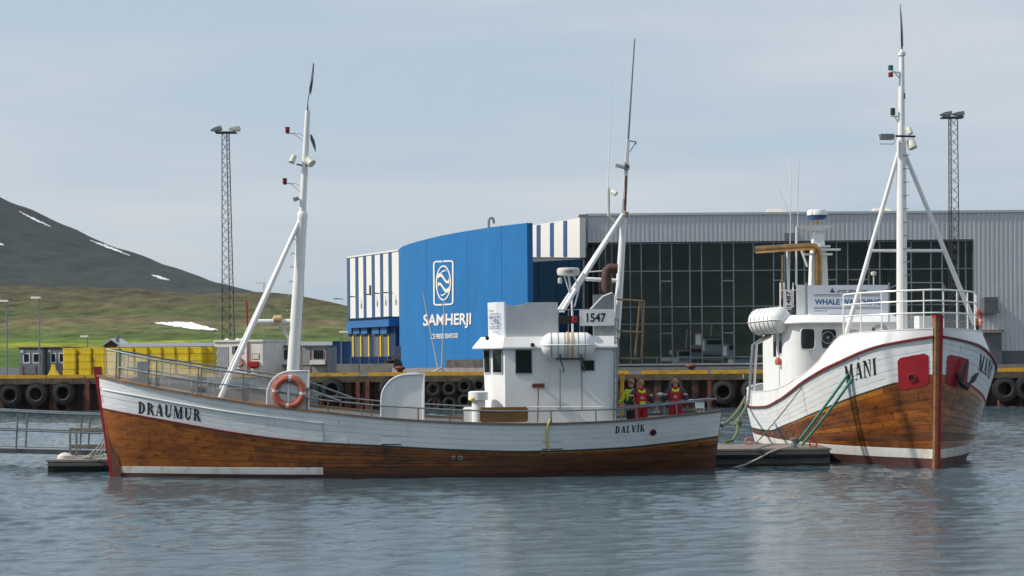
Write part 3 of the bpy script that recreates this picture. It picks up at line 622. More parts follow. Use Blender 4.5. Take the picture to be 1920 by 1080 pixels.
m = MB(); m.box(x0 - .2, x1 + .2, GD - 1.2, GD - .23, W(1860, 624, GD - 1).z, W(1860, 618, GD - 1).z); m.build('porch_roof', 'concrete', pe, 0)

# ------------------------------------------------------------------ things on the quay
def lattice_tower(px_top, py_top, px_base, d, w0, w1, label, lamps):
    base = Vector((GX(px_base, d, QZ), d, QZ)); top = W(px_top, py_top, d); t = thing('lattice_light_tower', label, 'light tower', base); n = 26
    cor = [(-1, -1), (1, -1), (0, 1)]
    def P(k, c): s = k / n; w_ = (w0 * (1 - s) + w1 * s) / 2; q = base.lerp(top, s); return q + Vector((cor[c][0] * w_, cor[c][1] * w_, 0))
    for c in range(3): m = MB(); m.path([P(0, c), P(n, c)], .042, 5); m.build('leg', 'dark_metal', t)
    m = MB()
    for k in range(n):
        for c in range(3): e = (c + 1) % 3; m.path([P(k, c), P(k + 1, e)], .016, 4); m.path([P(k, e), P(k + 1, c)], .016, 4)
    m.build('bracing', 'dark_metal', t)
    m = MB(); m.box(top.x - .9, top.x + .9, top.y - .5, top.y + .5, top.z, top.z + .12); m.build('platform', 'dark_metal', t)
    for dx, ang, mt in lamps:
        m = MB(); c = top + Vector((dx, -.2, .36)); u = Vector((math.cos(ang), 0, math.sin(ang))); v = Vector((-u.z, 0, u.x))
        m.loft([[c + u * a + v * s * b + Vector((0, yy, 0)) for s, yy in ((-1, -.3), (1, -.3), (1, .3), (-1, .3))] for a, b in ((-.55, .04), (-.2, .14), (.3, .18), (.4, .15))]); fl = m.build('floodlight', mt, t)
        m = MB(); m.path([top + Vector((dx + .3, -.2, .1)), c + u * .2], .05, 5); m.build('bracket', 'dark_metal', fl)
    return t
lattice_tower(424, 250, 431, 158, 1.15, .62, 'dark lattice light tower behind the white shed', ((-.75, .25, 'galv'), (.85, .08, 'offwhite')))
t2 = lattice_tower(1785, 222, 1788, 154, .95, .75, 'lattice light tower beyond the boat lettered MÁNI', ((-.5, .12, 'galv'), (.55, .05, 'galv')))
def lamp_post(px, pytop, d, label, r=.07, flip=1, mt='galv', name='street_lamp'):
    b = Vector((GX(px, d, QZ), d, QZ)); tz = W(px, pytop, d); t = thing(name, label, 'lamp', b); m = MB(); m.path([b, tz], [r, r * .7], 8); m.build('pole', mt, t)
    m = MB(); h = tz + Vector((-.25 * flip, 0, .05)); m.loft([[h + Vector((dx, dy, dz)) for dy, dz in ((-.18, 0), (.18, 0), (.12, .16), (-.12, .16))] for dx in (-.42, .35)]); m.build('lamp_head', 'offwhite', t)
lamp_post(13, 567, 150, 'grey street lamp at the left picture edge'); lamp_post(74, 561, 147, 'taller grey street lamp in front of the grey cabins')
lamp_post(164, 633, 175, 'short lamp with dark head rising behind the yellow tubs', .06); lamp_post(495, 533, 157, 'thin flagless pole behind the white shed', .045); lamp_post(640, 625, 163, 'short lamp post by the blue containers', .06, -1)
m = MB(); b = Vector((GX(466, 156, QZ), 156, QZ)); tz = W(463, 563, 156); m.path([b, tz - Vector((0, 0, .3)), tz + Vector((-.1, 0, 0))], .08, 7); tag(m.build('red_pole', 'red_paint'), 'thin red pole rising behind the white shed', 'pole')
# grey site cabins
def cabin(px0, px1, d, label):
    x0, x1 = GX(px0, d, 3), GX(px1, d, 3); z1 = W(px0, 654, d).z; t = thing('site_cabin', label, 'cabin', ((x0 + x1) / 2, d, QZ), R(-14), group='grey site cabins'); wd = x1 - x0
    m = MB(); m.box(x0, x1, d, d + 2.4, QZ + .1, z1); m.box(x0 + .1, x1 - .1, d + .1, d + 2.3, QZ, QZ + .12); m.build('body', 'cabin_grey', t, 0)
    m = MB(); m.box(x0 - .05, x1 + .05, d - .06, d + 2.45, z1, z1 + .12); m.build('roof', 'black', t, 0)
    m = MB()
    for k in range(5): m.box(x0, x1, d - .025, d, QZ + .25 + k * .2, QZ + .40 + k * .2)
    m.build('lower_siding', 'cabin_grey', t, 0)
    for k in range(2):
        a = x0 + wd * (.17 + .42 * k); m = MB(); zb, zt = QZ + 1.05, QZ + 1.95
        for q in ((a, a + .09, zb, zt), (a + wd * .30 - .09, a + wd * .30, zb, zt), (a + .09, a + wd * .30 - .09, zt - .09, zt), (a + .09, a + wd * .30 - .09, zb, zb + .09)): m.box(q[0], q[1], d - .05, d - .002, q[2], q[3])
        f = m.build('window_frame', 'frame_white', t, 0); m = MB(); m.box(a + .09, a + wd * .30 - .09, d - .02, d - .001, zb + .09, zt - .09); m.build('pane', 'window', f, 0)
    m = MB(); m.box(x0 + wd * .08, x0 + wd * .2, d - .12, d - .003, z1 - .35, z1 - .12); m.build('wall_lamp', 'frame_white', t, 0)
    m = MB()
    for a in (.14, .70): m.box(x0 + wd * a, x0 + wd * a + .14, d - .05, d - .027, QZ + .1, QZ + .85)
    m.build('batten', 'rust_bright', t, 0)
cabin(34, 82, 157, 'grey site cabin standing leftmost, behind the tall street lamp'); cabin(86.5, 128, 157, 'grey site cabin right beside the yellow tubs')
m = MB(); c = ground_at(101, 705); m.loft([[c + Vector((s * .5, y_, 0)) for s, y_ in ((-1, -.3), (1, -.3), (1, .3), (-1, .3))], [c + Vector((s * .2 - .05, y_, .55)) for s, y_ in ((-1, -.15), (1, -.15), (1, .15), (-1, .15))], [c + Vector((s * .14 - .05, y_, 1.0)) for s, y_ in ((-1, -.1), (1, -.1), (1, .1), (-1, .1))]]); tag(m.build('marker_cone', 'yellow'), 'yellow marker block on the quay in front of the cabins', 'marker')
# yellow fish tubs, one object each
def tub_mesh():
    m = MB(); w_, dp, h_ = .575, .5, .565
    def ring(x, y, z, c=.07): return [(-x + c, -y, z), (x - c, -y, z), (x, -y + c, z), (x, y - c, z), (x - c, y, z), (-x + c, y, z), (-x, y - c, z), (-x, -y + c, z)]
    m.loft([ring(w_ * .93, dp * .93, .05), ring(w_ * .96, dp * .96, .06), ring(w_ * .975, dp * .975, h_ - .10), ring(w_, dp, h_ - .095), ring(w_, dp, h_), ring(w_ * .93, dp * .93, h_), ring(w_ * .86, dp * .86, .14)])
    for s in (-.55, 0, .55): m.box(s * w_ - .13, s * w_ + .13, -dp * .90, dp * .90, 0, .052)
    for s in (-.62, -.2, .2, .62): m.box(s * w_ - .03, s * w_ + .03, -dp * .985, -dp * .90, .10, h_ - .1)
    return m.mesh('fish_tub', 'yellow', 30)
tub = tub_mesh(); cols_px = [135, 164, 190.5, 217, 243.5, 270, 296, 321.5, 347, 372, 391]; rown = ['bottom', 'second lowest', 'third lowest', 'top']
for ci, px in enumerate(cols_px):
    d = 144.6 - .16 * ci * 1.13 + (.9 if ci == 10 else 0); x = GX(px, d, 3)
    for k in range(4):
        o = obj('fish_tub', tub, None, (x + random.uniform(-.015, .015), d + random.uniform(-.03, .03), QZ + .575 * k + .005), (0, 0, R(-14) + random.uniform(-.02, .02)))
        tag(o, '%s yellow fish tub in the %s stack from the left' % (rown[k], ['first', 'second', 'third', 'fourth', 'fifth', 'sixth', 'seventh', 'eighth', 'ninth', 'tenth', 'eleventh'][ci]), 'tub', 'stacked yellow fish tubs')
# white pump shed
d = 153.0; x0, x1, x2 = GX(397, d, 4), GX(498, d, 4), GX(509, d, 4); z1 = W(430, 641, d).z
t = thing('harbour_shed', 'white flat-roofed harbour shed with door, lifebuoy and red box', 'shed', ((x0 + x1) / 2, d, QZ), R(-20)); shed_c = Vector(((x0 + x1) / 2, d, 0))
def shed_rot(v): return shed_c + Matrix.Rotation(R(-20), 3, 'Z') @ (Vector(v) - shed_c)
m = MB(); m.prism([(x0, d, QZ), (x1, d, QZ), (x2, d + 3.5, QZ), (x0 + .6, d + 3.5, QZ)], (0, 0, z1 - QZ)); m.build('wall', 'shed_white', t, 0)
m = MB(); m.prism([(x0 - .08, d - .1, z1), (x1 + .08, d - .1, z1), (x2 + .1, d + 3.6, z1), (x0 + .5, d + 3.6, z1)], (0, 0, .16)); m.build('roof', 'shed_white', t, 0)
def sp(px, py): return W(px, py, d)
m = MB(); a, b = sp(402.5, 698), sp(426, 650); m.box(a.x, b.x, d - .03, d - .001, QZ + .12, b.z)
dr = m.build('door', 'door_grey', t, 0); m = MB()
for k in range(6): xx = a.x + (b.x - a.x) * (k + .5) / 6; m.box(xx - .06, xx + .06, d - .045, d - .031, QZ + .15, b.z - .04)
m.build('door_board', 'door_grey', dr, 0)
m = MB(); a, b = sp(434, 664), sp(458, 649); m.box(a.x, b.x, d - .02, d - .001, a.z, b.z); wn_ = m.build('window', 'window', t, 0); m = MB(); m.box(a.x, a.x + .32, d - .06, d - .021, a.z, b.z); m.build('shutter', 'plinth', wn_, 0)
m = MB(); a, b = sp(477, 673), sp(490, 664); m.box(a.x, b.x, d - .04, d - .001, a.z, b.z); sg_ = m.build('notice', 'offwhite', t, 0); m = MB(); m.box(a.x - .04, b.x + .04, d - .03, d - .0005, a.z - .04, b.z + .04); m.build('notice_frame', 'rust_bright', sg_, 0)
m = MB(); a, b = sp(472.5, 690), sp(490.5, 677.5); m.loft([[(a.x + i, d - e, z) for i, e in ((0, 0.01), (0, .35), (b.x - a.x, .35), (b.x - a.x, .01))] for z in (a.z + .12, b.z)]); m.loft([[(a.x + .12, d - .01, a.z), (a.x + .12, d - .25, a.z), (b.x - .12, d - .25, a.z), (b.x - .12, d - .01, a.z)], [(a.x + .03, d - .01, a.z + .12), (a.x + .03, d - .33, a.z + .12), (b.x - .03, d - .33, a.z + .12), (b.x - .03, d - .01, a.z + .12)]]); m.v = [tuple(shed_rot(v)) for v in m.v]; tag(m.build('rescue_box', 'red_paint'), 'red rescue equipment box hung on the white shed', 'box')
def lifebuoy(c, nrm_, Ro, label, mats=('orange', 'reflective'), parent=None):
    c = Vector(c); nrm_ = Vector(nrm_).normalized(); a = nrm_.orthogonal().normalized(); b = nrm_.cross(a); m = MB(); rt = Ro * .2; rm = Ro - rt; n = 32
    rings = []
    for k in range(n + 1):
        th = 2 * math.pi * k / n; u = a * math.cos(th) + b * math.sin(th); rings.append([c + u * (rm + rt * math.cos(p)) + nrm_ * rt * math.sin(p) for p in np.linspace(0, 2 * math.pi, 9)[:-1]])
    for k in range(n): m.loft([rings[k], rings[k + 1]], cap=False, mi=1 if k % 8 in (3,) else 0)
    if parent is None:
        t = thing('lifebuoy', label, 'lifebuoy', c); ob = m.build('ring', list(mats), t)
    else: t = parent; ob = m.build('lifebuoy', list(mats), parent)
    m = MB(); pts = [c + (a * math.cos(q) + b * math.sin(q)) * (Ro * (1.03 + .05 * math.cos(q * 4))) for q in np.linspace(0, 2 * math.pi, 33)]; m.path(pts, Ro * .022, 5, cap=False); m.build('grab_line', 'rope_white', ob if parent is None else ob)
    return t
lifebuoy(shed_rot(sp(449.5, 679) + Vector((0, -.15, 0))), (-.17, -1, 0), .42, 'orange lifebuoy on the white shed behind the mast strut')
m = MB(); m.path([sp(467, 700) + Vector((0, -.08, 0)), sp(467, 641) + Vector((0, -.08, 0))], .07, 6); m.build('drain_pipe', 'orange_faded', t)
for px in (414, 437, 447): m = MB(); p = W(px, 639, d + 1); m.lathe((p.x, d + 1, z1 + .16), (0, 0, 1), [(0, .28), (.12, .12), (.16, .01)], 10); m.build('roof_cowl', 'shed_white', t)
# rusty grey huts
def hut(px0, px1, d, label, win, flip):
    x0, x1 = GX(px0, d, 3), GX(px1, d, 3); z1 = W(px0, 650, d).z; t = thing('container_hut', label, 'hut', ((x0 + x1) / 2, d, QZ), R(-14), group='grey huts on the quay'); wd = x1 - x0
    m = MB(); m.prism([(x0, d, QZ + .08), (x1, d, QZ + .08), (x1, d, z1 - .0), (x0 + .5, d, z1), (x0, d, z1 - .55)], (0, 2.4, 0)); m.build('wall', 'shed_grey', t, 0)
    m = MB(); m.box(x0 + .4, x1 + .1, d - .12, d + 2.5, z1, z1 + .10); m.build('roof', 'plinth', t, 0)
    a, b = x0 + wd * win[0], x0 + wd * win[1]; m = MB(); m.box(a, b, d - .03, d - .002, QZ + 1.25, z1 - .32); wv = m.build('window', 'window', t, 0)
    m = MB()
    for k in range(6): xx = a + (b - a) * k / 5; m.box(xx - .02, xx + .02, d - .06, d - .031, QZ + 1.25, z1 - .32)
    m.build('window_bars', 'dark_metal', wv, 0)
    m = MB(); m.box(a - .25, b + .25, d - .38, d - .002, QZ + .78, QZ + 1.15); m.build('hatch_box', 'shed_white', t, 0)
    m = MB(); m.box(x0, x1, d - .03, d - .003, QZ + .68, QZ + .74)
    for q in (.08, .40, .97): m.box(x0 + wd * q, x0 + wd * q + .06, d - .035, d - .004, QZ + .1, z1 - .1)
    m.build('rusty_edging', 'rust_bright', t, 0)
    m = MB(); m.box(x0 - .1, x1 + .3, d - .2, d + 2.4, QZ + .003, QZ + .08); m.build('skid', 'black', t, 0)
hut(499, 556, 155, 'grey hut with barred window, directly right of the white shed', (.62, .80), 1); hut(559, 615, 152, 'rust-stained grey hut standing right of the mast foot', (.54, .86), 1)
m = MB(); x0, x1 = GX(613, 153, 3), GX(624, 153, 3); m.box(x0, x1, 153, 155, QZ + .003, W(618, 650, 153).z); tag(m.build('blue_locker', 'blue_mid', smooth=0), 'narrow weathered blue locker against the right grey hut', 'locker')
def container(px0, px1, d, ytop, label, name='shipping_container'):
    x0, x1 = GX(px0, d, 3), GX(px1, d, 3); z1 = W(px0, ytop, d).z; t = thing(name, label, 'container', ((x0 + x1) / 2, d, QZ)); m = MB(); m.box(x0, x1, d + .06, d + 2.4, QZ + .02, z1)
    m.build('body', 'cont_blue', t, 0); m = MB(); ribbed(m, x0 + .05, x1 - .05, d, QZ + .12, z1 - .1, .28, .05); m.build('corrugation', 'cont_blue', t, 0)
    m = MB()
    for q in (x0 - .03, x1 - .09): m.box(q, q + .12, d - .03, d + .1, QZ + .003, z1 + .02)
    m.box(x0, x1, d - .03, d + .1, z1 - .1, z1 + .015); m.build('corner_frame', 'cont_blue', t, 0)
container(624, 639, 172, 640, 'blue shipping container, narrow end right of the huts'); container(640, 655, 170, 640, 'dark blue container end against the striped wall')
# blue mesh fence panels
t = thing('site_fence', 'blue panel fence in front of the loading docks', 'fence', (GX(680, 166, 3), 166, QZ))
for i in range(7):
    a, b = GX(624 + i * 17.2, 166, 3), GX(624 + i * 17.2 + 16.6, 166, 3); m = MB(); m.box(a, b, 166, 166.06, QZ + .3, W(660, 669, 166).z); m.build('panel', 'cont_blue', t, 0)
    m = MB(); m.path([(a, 165.95, QZ), (a, 165.95, W(660, 668, 166).z)], .045, 6); m.build('post', 'galv', t)
# wheel loader corner seen beside the wall
t = thing('wheel_loader', 'dark machine wheels and tan bucket beside the blue wall corner', 'loader', (GX(735, 163, 3), 163, QZ))
for px, r_ in ((730, .55), (742, .6)):
    p = Vector((GX(px, 163, 3), 163, QZ + r_)); m = MB(); m.lathe(p - Vector((0, .25, 0)), (0, 1, 0), [(0, r_ * .55), (0, r_ * .9), (.08, r_), (.42, r_), (.5, r_ * .9), (.5, r_ * .55)], 20); wv = m.build('wheel', 'rubber', t)
    m = MB(); m.lathe(p - Vector((0, .2, 0)), (0, 1, 0), [(0, .05), (0, r_ * .5), (.1, r_ * .55), (.4, r_ * .5)], 14); m.build('rim', 'offwhite', wv)
m = MB(); x = GX(718, 162.6, 3); m.prism([(x - .45, 162.2, QZ + .02), (x + .25, 162.2, QZ + .02), (x + .55, 162.2, QZ + .7), (x + .2, 162.2, QZ + .75)], (0, 1.4, 0)); m.build('bucket', 'beige', t)
x = GX(744, 163.6, 3); m = MB(); m.box(x - .45, x + .3, 163.6, 165, QZ + .6, QZ + 1.5); m.box(x - .1, x + .3, 163.8, 164.8, QZ + 1.5, QZ + 2.3); m.build('body', 'plinth', t, 0)
# tipped white frame with two long poles on the gravel bank
t = thing('pole_stand', 'white stand with two long thin tilted poles before the blue wall', 'pole stand', (GX(826, 149.5, QZ), 149.5, QZ))
d = 149.5; m = MB(); b0 = W(826, 694, d); b0.z = QZ + .12
m.path([W(792, 546, d), (GX(821, d, 3), d, QZ + .4)], [.035, .06], 6); m.build('pole', 'cream_pole', t); m = MB(); m.path([W(833, 560, d), (GX(828, d, 3), d, QZ + .4)], [.03, .06], 6); m.build('pole', 'cream_pole', t)
m = MB(); xa, xb = GX(797, d, 3), GX(842, d, 3); m.path([(xa, d, QZ + .12), (xb, d, QZ + .12)], .07, 6); m.path([(b0.x - .5, d - .8, QZ + .1), (b0.x, d, QZ + .42), (b0.x + .5, d + .9, QZ + .1)], .06, 6); m.path([(b0.x - .6, d, QZ + .12), (b0.x, d, QZ + .45), (b0.x + .7, d, QZ + .12)], .06, 6); m.build('frame', 'cream_pole', t)
m = MB(); m.box(xa - .3, xa + .35, d - .2, d + .2, QZ + .003, QZ + .24); m.build('float', 'offwhite', t, 0); m = MB(); m.box(xb - .4, xb + .2, d - .2, d + .2, QZ + .003, QZ + .2); m.build('float', 'offwhite', t, 0)
# far house and long low roof
d = 300.0; x0, x1 = GX(196, d, 5), GX(222, d, 5); zb, zt = hill_z(np.array([x0]), np.array([d]))[0], W(210, 647, d).z; t = thing('farm_house', 'small dark red house with white-edged gable roof behind the tubs', 'house', (x0, d, zb))
m = MB(); xm = (x0 + x1) / 2; zr = W(210, 638, d).z; m.prism([(x0, d, zb), (x1, d, zb), (x1, d, zt), (xm, d, zr), (x0, d, zt)], (0, 8, 0)); m.build('wall', 'house_red', t, 0)
m = MB(); m.prism([(x0 - .4, d - .4, zt - .25), (xm, d - .4, zr + .02), (x1 + .4, d - .4, zt - .25), (x1 + .4, d - .4, zt), (xm, d - .4, zr + .3), (x0 - .4, d - .4, zt)], (0, 9, 0)); m.build('roof', 'frame_white', t, 0)
m = MB(); p = W(217, 628, d); m.path([(p.x, d + 1, zt), (p.x, d + 1, p.z)], .35, 6); m.build('flue', 'roof_grey', t)
d = 262.0; t = thing('low_warehouse', 'long low grey warehouse roof behind the yellow tubs', 'warehouse', (GX(400, d, 4), d, QZ)); x0, x1 = GX(222, d, 4), GX(622, d, 4); ze, zr = W(420, 649, d).z, W(420, 642, d + 6).z
m = MB(); m.box(x0, x1, d, d + 12, QZ, ze - .02); m.build('wall', 'shed_grey', t, 0); m = MB(); m.prism([(x0 - .3, d - .4, ze), (x0 - .3, d + 6, zr), (x0 - .3, d + 12.4, ze), (x0 - .3, d + 6, zr - .25)], (x1 - x0 + .6, 0, 0)); m.build('roof', 'roof_grey', t, 0)
# ------------------------------------------------------------------ hull builder
def surf_n(S, u, z, sd):
    a = S(min(u + .004, 1), z, sd) - S(max(u - .004, 0), z, sd); b = S(u, z + .05, sd) - S(u, z - .05, sd); n = a.cross(b).normalized()
    c = S(u, z, sd) - S(u, z, -sd)
    return n if n.dot(c) > 0 or c.length < .02 else -n
def SO(S, u, z, sd, out): return S(u, z, sd) + surf_n(S, u, z, sd) * out
def ugrid(u0, u1, n=46): return [u0 + (u1 - u0) * k / n for k in range(n + 1)]
def band(m, S, sd, us, zl, zh, out, inn, e=.012):
    rows = []
    for u in us:
        a, b = zl(u), zh(u); e_ = min(e, (b - a) * .25)
        rows.append([SO(S, u, a, sd, inn), SO(S, u, a + e_, sd, out), SO(S, u, (a + b) / 2, sd, out + .002), SO(S, u, b - e_, sd, out), SO(S, u, b, sd, inn)])
    m.loft(rows, cap=False, closed=False); 
    for r in (rows[0], rows[-1]): m.add(r, [tuple(range(5))])
def strakes(par, S, sides, zl, zh, n, mt, u0=0.0, u1=1.0, name='plank', world=True, joints=2, out=.012, umap=lambda u: u, pick=None):
    for sd in sides:
        for k in range(n):
            a = lambda u, k=k: zl(u) + (zh(u) - zl(u)) * k / n + .0012; b = lambda u, k=k: zl(u) + (zh(u) - zl(u)) * (k + 1) / n - .0012
            cut = [0.0] + sorted((j + .5 + random.uniform(-.38, .38)) / joints for j in range(joints)) + [1.0] if joints else [0.0, 1.0]
            for c0, c1 in zip(cut[:-1], cut[1:]):
                if c1 - c0 < .04: continue
                ss = [umap(u0 + (u1 - u0) * (c0 + (c1 - c0) * q / 22)) for q in range(23)]; ss[0] += .0003; ss[-1] -= .0003
                m = MB(); band(m, S, sd, ss, a, b, out + random.uniform(-.0015, .0015), out - .012, .006)
                mat_ = pick(sd, k, (ss[0] + ss[-1]) / 2) if pick else mt
                m.build(name, mat_, par, 40, world)
def shell(m, S, sd, us, zl, zh, out, nz=10):
    m.loft([[SO(S, u, zl(u) + (zh(u) - zl(u)) * k / nz, sd, out) for k in range(nz + 1)] for u in us], cap=False, closed=False)

# ------------------------------------------------------------------ the boat lettered DRAUMUR, broadside
Y0 = 59.65
bt = smooth_interp([(0, .10), (.02, .45), (.05, .85), (.1, 1.25), (.18, 1.68), (.28, 2.02), (.42, 2.25), (.6, 2.3), (.75, 2.2), (.87, 1.78), (.94, 1.22), (.98, .62), (1, .12)])
bwl = smooth_interp([(0, .06), (.05, .32), (.1, .62), (.2, 1.18), (.35, 1.8), (.5, 2.05), (.65, 1.95), (.8, 1.35), (.9, .68), (1, .08)])
xt0, xw0 = W(186, 705, Y0).x, W(211, 893, Y0).x; xt1, xw1 = W(1352, 771, Y0).x, W(1337, 883, Y0).x
def u_near(px, py):
    u = .5
    for _ in range(8):
        p = W(px, py, Y0 - bt(u)); s = min(max(p.z / 3.2, 0), 1.15); a = xw0 + (xt0 - xw0) * s; s2 = min(max(p.z / 2.0, 0), 1); b = xw1 + (xt1 - xw1) * s2; u = min(max((p.x - a) / (b - a), 0), 1)
    return u, p.z
def line(pts): 
    tab = sorted(u_near(*p) for p in pts); tab = [tab[0]] + [q for p, q in zip(tab[:-1], tab[1:]) if q[0] - p[0] > .004]
    if tab[0][0] > 0: tab[0] = (0, tab[0][1])
    if tab[-1][0] < 1: tab.append((1, tab[-1][1] + .0)) if tab[-1][0] < .985 else tab.__setitem__(-1, (1, tab[-1][1]))
    return smooth_interp(tab)
zt_pts = [(190, 705), (271, 724), (340, 737), (410, 748.5), (499, 762), (560, 769), (632, 776.5), (714, 785), (859, 793.5), (999, 796.5), (1146, 791.5), (1271, 780.5), (1352, 771)]
zb_pts = [(202, 766), (299, 787), (438, 812), (571, 828.5), (714, 836), (859, 844), (999, 847), (1167, 840.5), (1271, 829.5), (1350, 818)]
ztD, zbD = line(zt_pts), line(zb_pts)
def SD(u, z, sd):
    s = min(max(z / 3.2, -.3), 1.15); s2 = min(max(z / 2.0, -.3), 1.1); a = xw0 + (xt0 - xw0) * s; b = xw1 + (xt1 - xw1) * s2
    f = max(z, 0) / ztD(u); hb = bwl(u) + (bt(u) - bwl(u)) * f ** .85
    if z < 0: hb *= 1 + z * .35
    return Vector((a + (b - a) * u, Y0 - sd * max(hb, .03), z))
DR = thing('fishing_boat', 'varnished wooden fishing boat lettered DRAUMUR lying broadside', 'boat', (xw0, Y0, 0))
um = lambda v: v ** 1.35 if v < .5 else 1 - (1 - v) ** 1.35 * (1 - .5 ** 1.35) / .5 ** 1.35
um = lambda v: .5 * (1 - math.cos(math.pi * v)) * .35 + v * .65
UG = [um(k / 60) for k in range(61)]
m = MB()
for sd in (1, -1): shell(m, SD, sd, UG, lambda u: -.7, lambda u: ztD(u) - .01, -.02, 14)
hl = m.build('hull', 'seam', DR, 40)
m = MB()
for sd in (1, -1): shell(m, SD, sd, UG[1:-1], lambda u: ztD(u) - .75, lambda u: ztD(u) - .005, -.14, 3)
m.build('bulwark_lining', 'lining', hl)
m = MB(); m.loft([[SO(SD, u, ztD(u) - .62, 1, -.1), SO(SD, u, ztD(u) - .62, -1, -.1)] for u in UG[1:-1]], cap=False, closed=False); m.build('deck', 'deck', hl)
boot = lambda u: .36
uS = u_near(604, 880)[0]; uR = u_near(575, 829)[0]; uL = u_near(921, 858)[0]
strakes(hl, SD, (1, -1), zbD, ztD, 5, 'white_plank', umap=um, joints=1)
def pickD(sd, k, u):
    if k == 5 and u > uL - .05: return 'wood_light'
    if u > .46 and k < 4: return 'wood_dark'
    if u > .40: return 'wood_brown'
    return 'wood'
strakes(hl, SD, (1, -1), boot, zbD, 6, 'wood', umap=um, joints=4, pick=pickD)
for sd in (1, -1):
    m = MB(); band(m, SD, sd, [uS * k / 24 for k in range(25)], lambda u: .12, lambda u: .36, .016, -.02); m.build('boot_stripe', 'boot_white', hl)
    m = MB(); band(m, SD, sd, [uS + .002 + (.998 - uS) * k / 30 for k in range(31)], lambda u: .12, lambda u: .36, .008, -.02); m.build('bottom_plank', 'wood_dark', hl)
    m = MB(); band(m, SD, sd, UG, lambda u: -.6, lambda u: .12, .008, -.02); m.build('bottom_paint', 'antifoul', hl)
    m = MB(); band(m, SD, sd, [um(k / 30) * 1 for k in range(31) if um(k / 30) < uR] + [uR], lambda u: zbD(u) - .025, lambda u: zbD(u) + .035, .04, 0); m.build('rubbing_strip', 'red_dark', hl)
    m = MB(); band(m, SD, sd, [uR + (.998 - uR) * k / 40 for k in range(41)], lambda u: zbD(u) - .035, lambda u: zbD(u) + .03, .035, 0); m.build('rubbing_strip', 'green_dark', hl)
    uE = u_near(605, 800)[0]; led = line([(195, 729), (260, 742), (340, 757), (438, 773), (520, 783), (605, 793), (700, 800)])
    m = MB(); band(m, SD, sd, [.006 + (uE - .006) * k / 30 for k in range(31)], lambda u: led(u) - .02, lambda u: led(u) + .02, .045, 0); m.build('ledge_strip', 'white', hl)
    m = MB(); band(m, SD, sd, [uE - .001, uE + .0012], lambda u: zbD(u) + .04, lambda u: led(u), .03, 0); m.build('doubling_end', 'grey_paint', hl)
    m = MB(); rows = []
    for u in UG:
        p, n_ = SD(u, ztD(u), sd), surf_n(SD, u, ztD(u) - .1, sd); n_.z = 0; n_.normalize(); rows.append([p + n_ * .06 + Vector((0, 0, -.02)), p + n_ * .06 + Vector((0, 0, .05)), p - n_ * .17 + Vector((0, 0, .05)), p - n_ * .17 + Vector((0, 0, -.02))])
    m.loft(rows[:26]); m.build('cap_rail', 'cap_wood', hl); m = MB(); m.loft(rows[25:]); m.build('cap_rail', 'cap_grey', hl)
# stem
m = MB(); st = []
for z, w_ in ((-.6, .11), (.15, .11), (1.2, .11), (2.2, .12), (3.0, .14), (3.35, .17), (3.62, .19)):
    s = z / 3.2; x = xw0 + (xt0 - xw0) * min(s, 1.15); f = .16 + .05 * min(s, 1); st.append([Vector((x + .10, Y0 - w_, z)), Vector((x - f + .10, Y0 - w_ * .75, z)), Vector((x - f + .10, Y0 + w_ * .75, z)), Vector((x + .10, Y0 + w_, z)), ])
m.loft(st); sm = m.build('stem', 'red_paint', hl, 30)
m = MB(); m.loft([[p[0] + Vector((-.05, -.02, 0)), p[0] + Vector((.24, -.13, 0)), p[3] + Vector((.24, .13, 0)), p[3] + Vector((-.05, .02, 0))] for p in st[:-2]]); m.build('stem_apron', 'wood_dark', hl, 30)
m = MB(); x = xw1; m.loft([[Vector((xw1 + (xt1 - xw1) * min(z / 2, 1) + dx, Y0 + dy, z)) for dx, dy in ((-.06, -.07), (.03, -.05), (.03, .05), (-.06, .07))] for z in (-.5, 0, 1, 1.9, ztD(1) + .04)]); m.build('stern_post', 'red_dark', hl)
# freeing ports, hawse holes, porthole
for px0, px1, py0, py1 in ((715, 752, 818, 832), (1017, 1055, 829, 844)):
    m = MB(); a, b = u_near(px0, py0), u_near(px1, py1); us = [a[0] + (b[0] - a[0]) * k / 6 for k in range(7)]; zh_, zl_ = a[1], zbD((a[0] + b[0]) / 2) + .045; band(m, SD, 1, us, lambda u: zl_, lambda u: zh_, .03, 0); fp = m.build('freeing_port', 'white', hl)
    m = MB(); band(m, SD, 1, us, lambda u: zl_ - .0, lambda u: zl_ + .05, .034, 0); m.build('port_gap', 'seam', fp); m = MB(); band(m, SD, 1, us, lambda u: zh_, lambda u: zh_ + .02, .034, 0); m.build('port_edge', 'grey_paint', fp)
def on_hull(px, py, out=.03): u, z = u_near(px, py); return SO(SD, u, z, 1, out), surf_n(SD, u, z, 1)
for px, py, r_, mt in ((1225, 811, .11, 'red_dark'), (850, 858, .06, 'steel'), (863, 859, .075, 'steel')):
    p, n_ = on_hull(px, py, .0); m = MB(); m.lathe(p, n_, [(0, r_), (.04, r_), (.045, r_ * .6), (.01, r_ * .55), (.01, .002)], 20); hp_ = m.build('hawse_ring', mt, hl)
    m = MB(); m.lathe(p, n_, [(.012, r_ * .54), (.016, .002)], 16); m.build('hole', 'black', hp_)
def hull_text(txt, px0, py0, px1, py1, hpx, name_out=.02):
    polys, wd = serif_text(txt)
    def fn(x, y):
        s = x / wd; px = px0 + (px1 - px0) * s; py = py0 + (py1 - py0) * s - y * hpx; return on_hull(px + y * 1.0, py, name_out)[0]
    polys_on(polys, fn).build('lettering', 'letter', hl, 0)
hull_text('DRAUMUR', 257, 775, 375, 790.5, 22.5); hull_text('DALVÍK', 1153, 812.5, 1209, 809.5, 13.5)
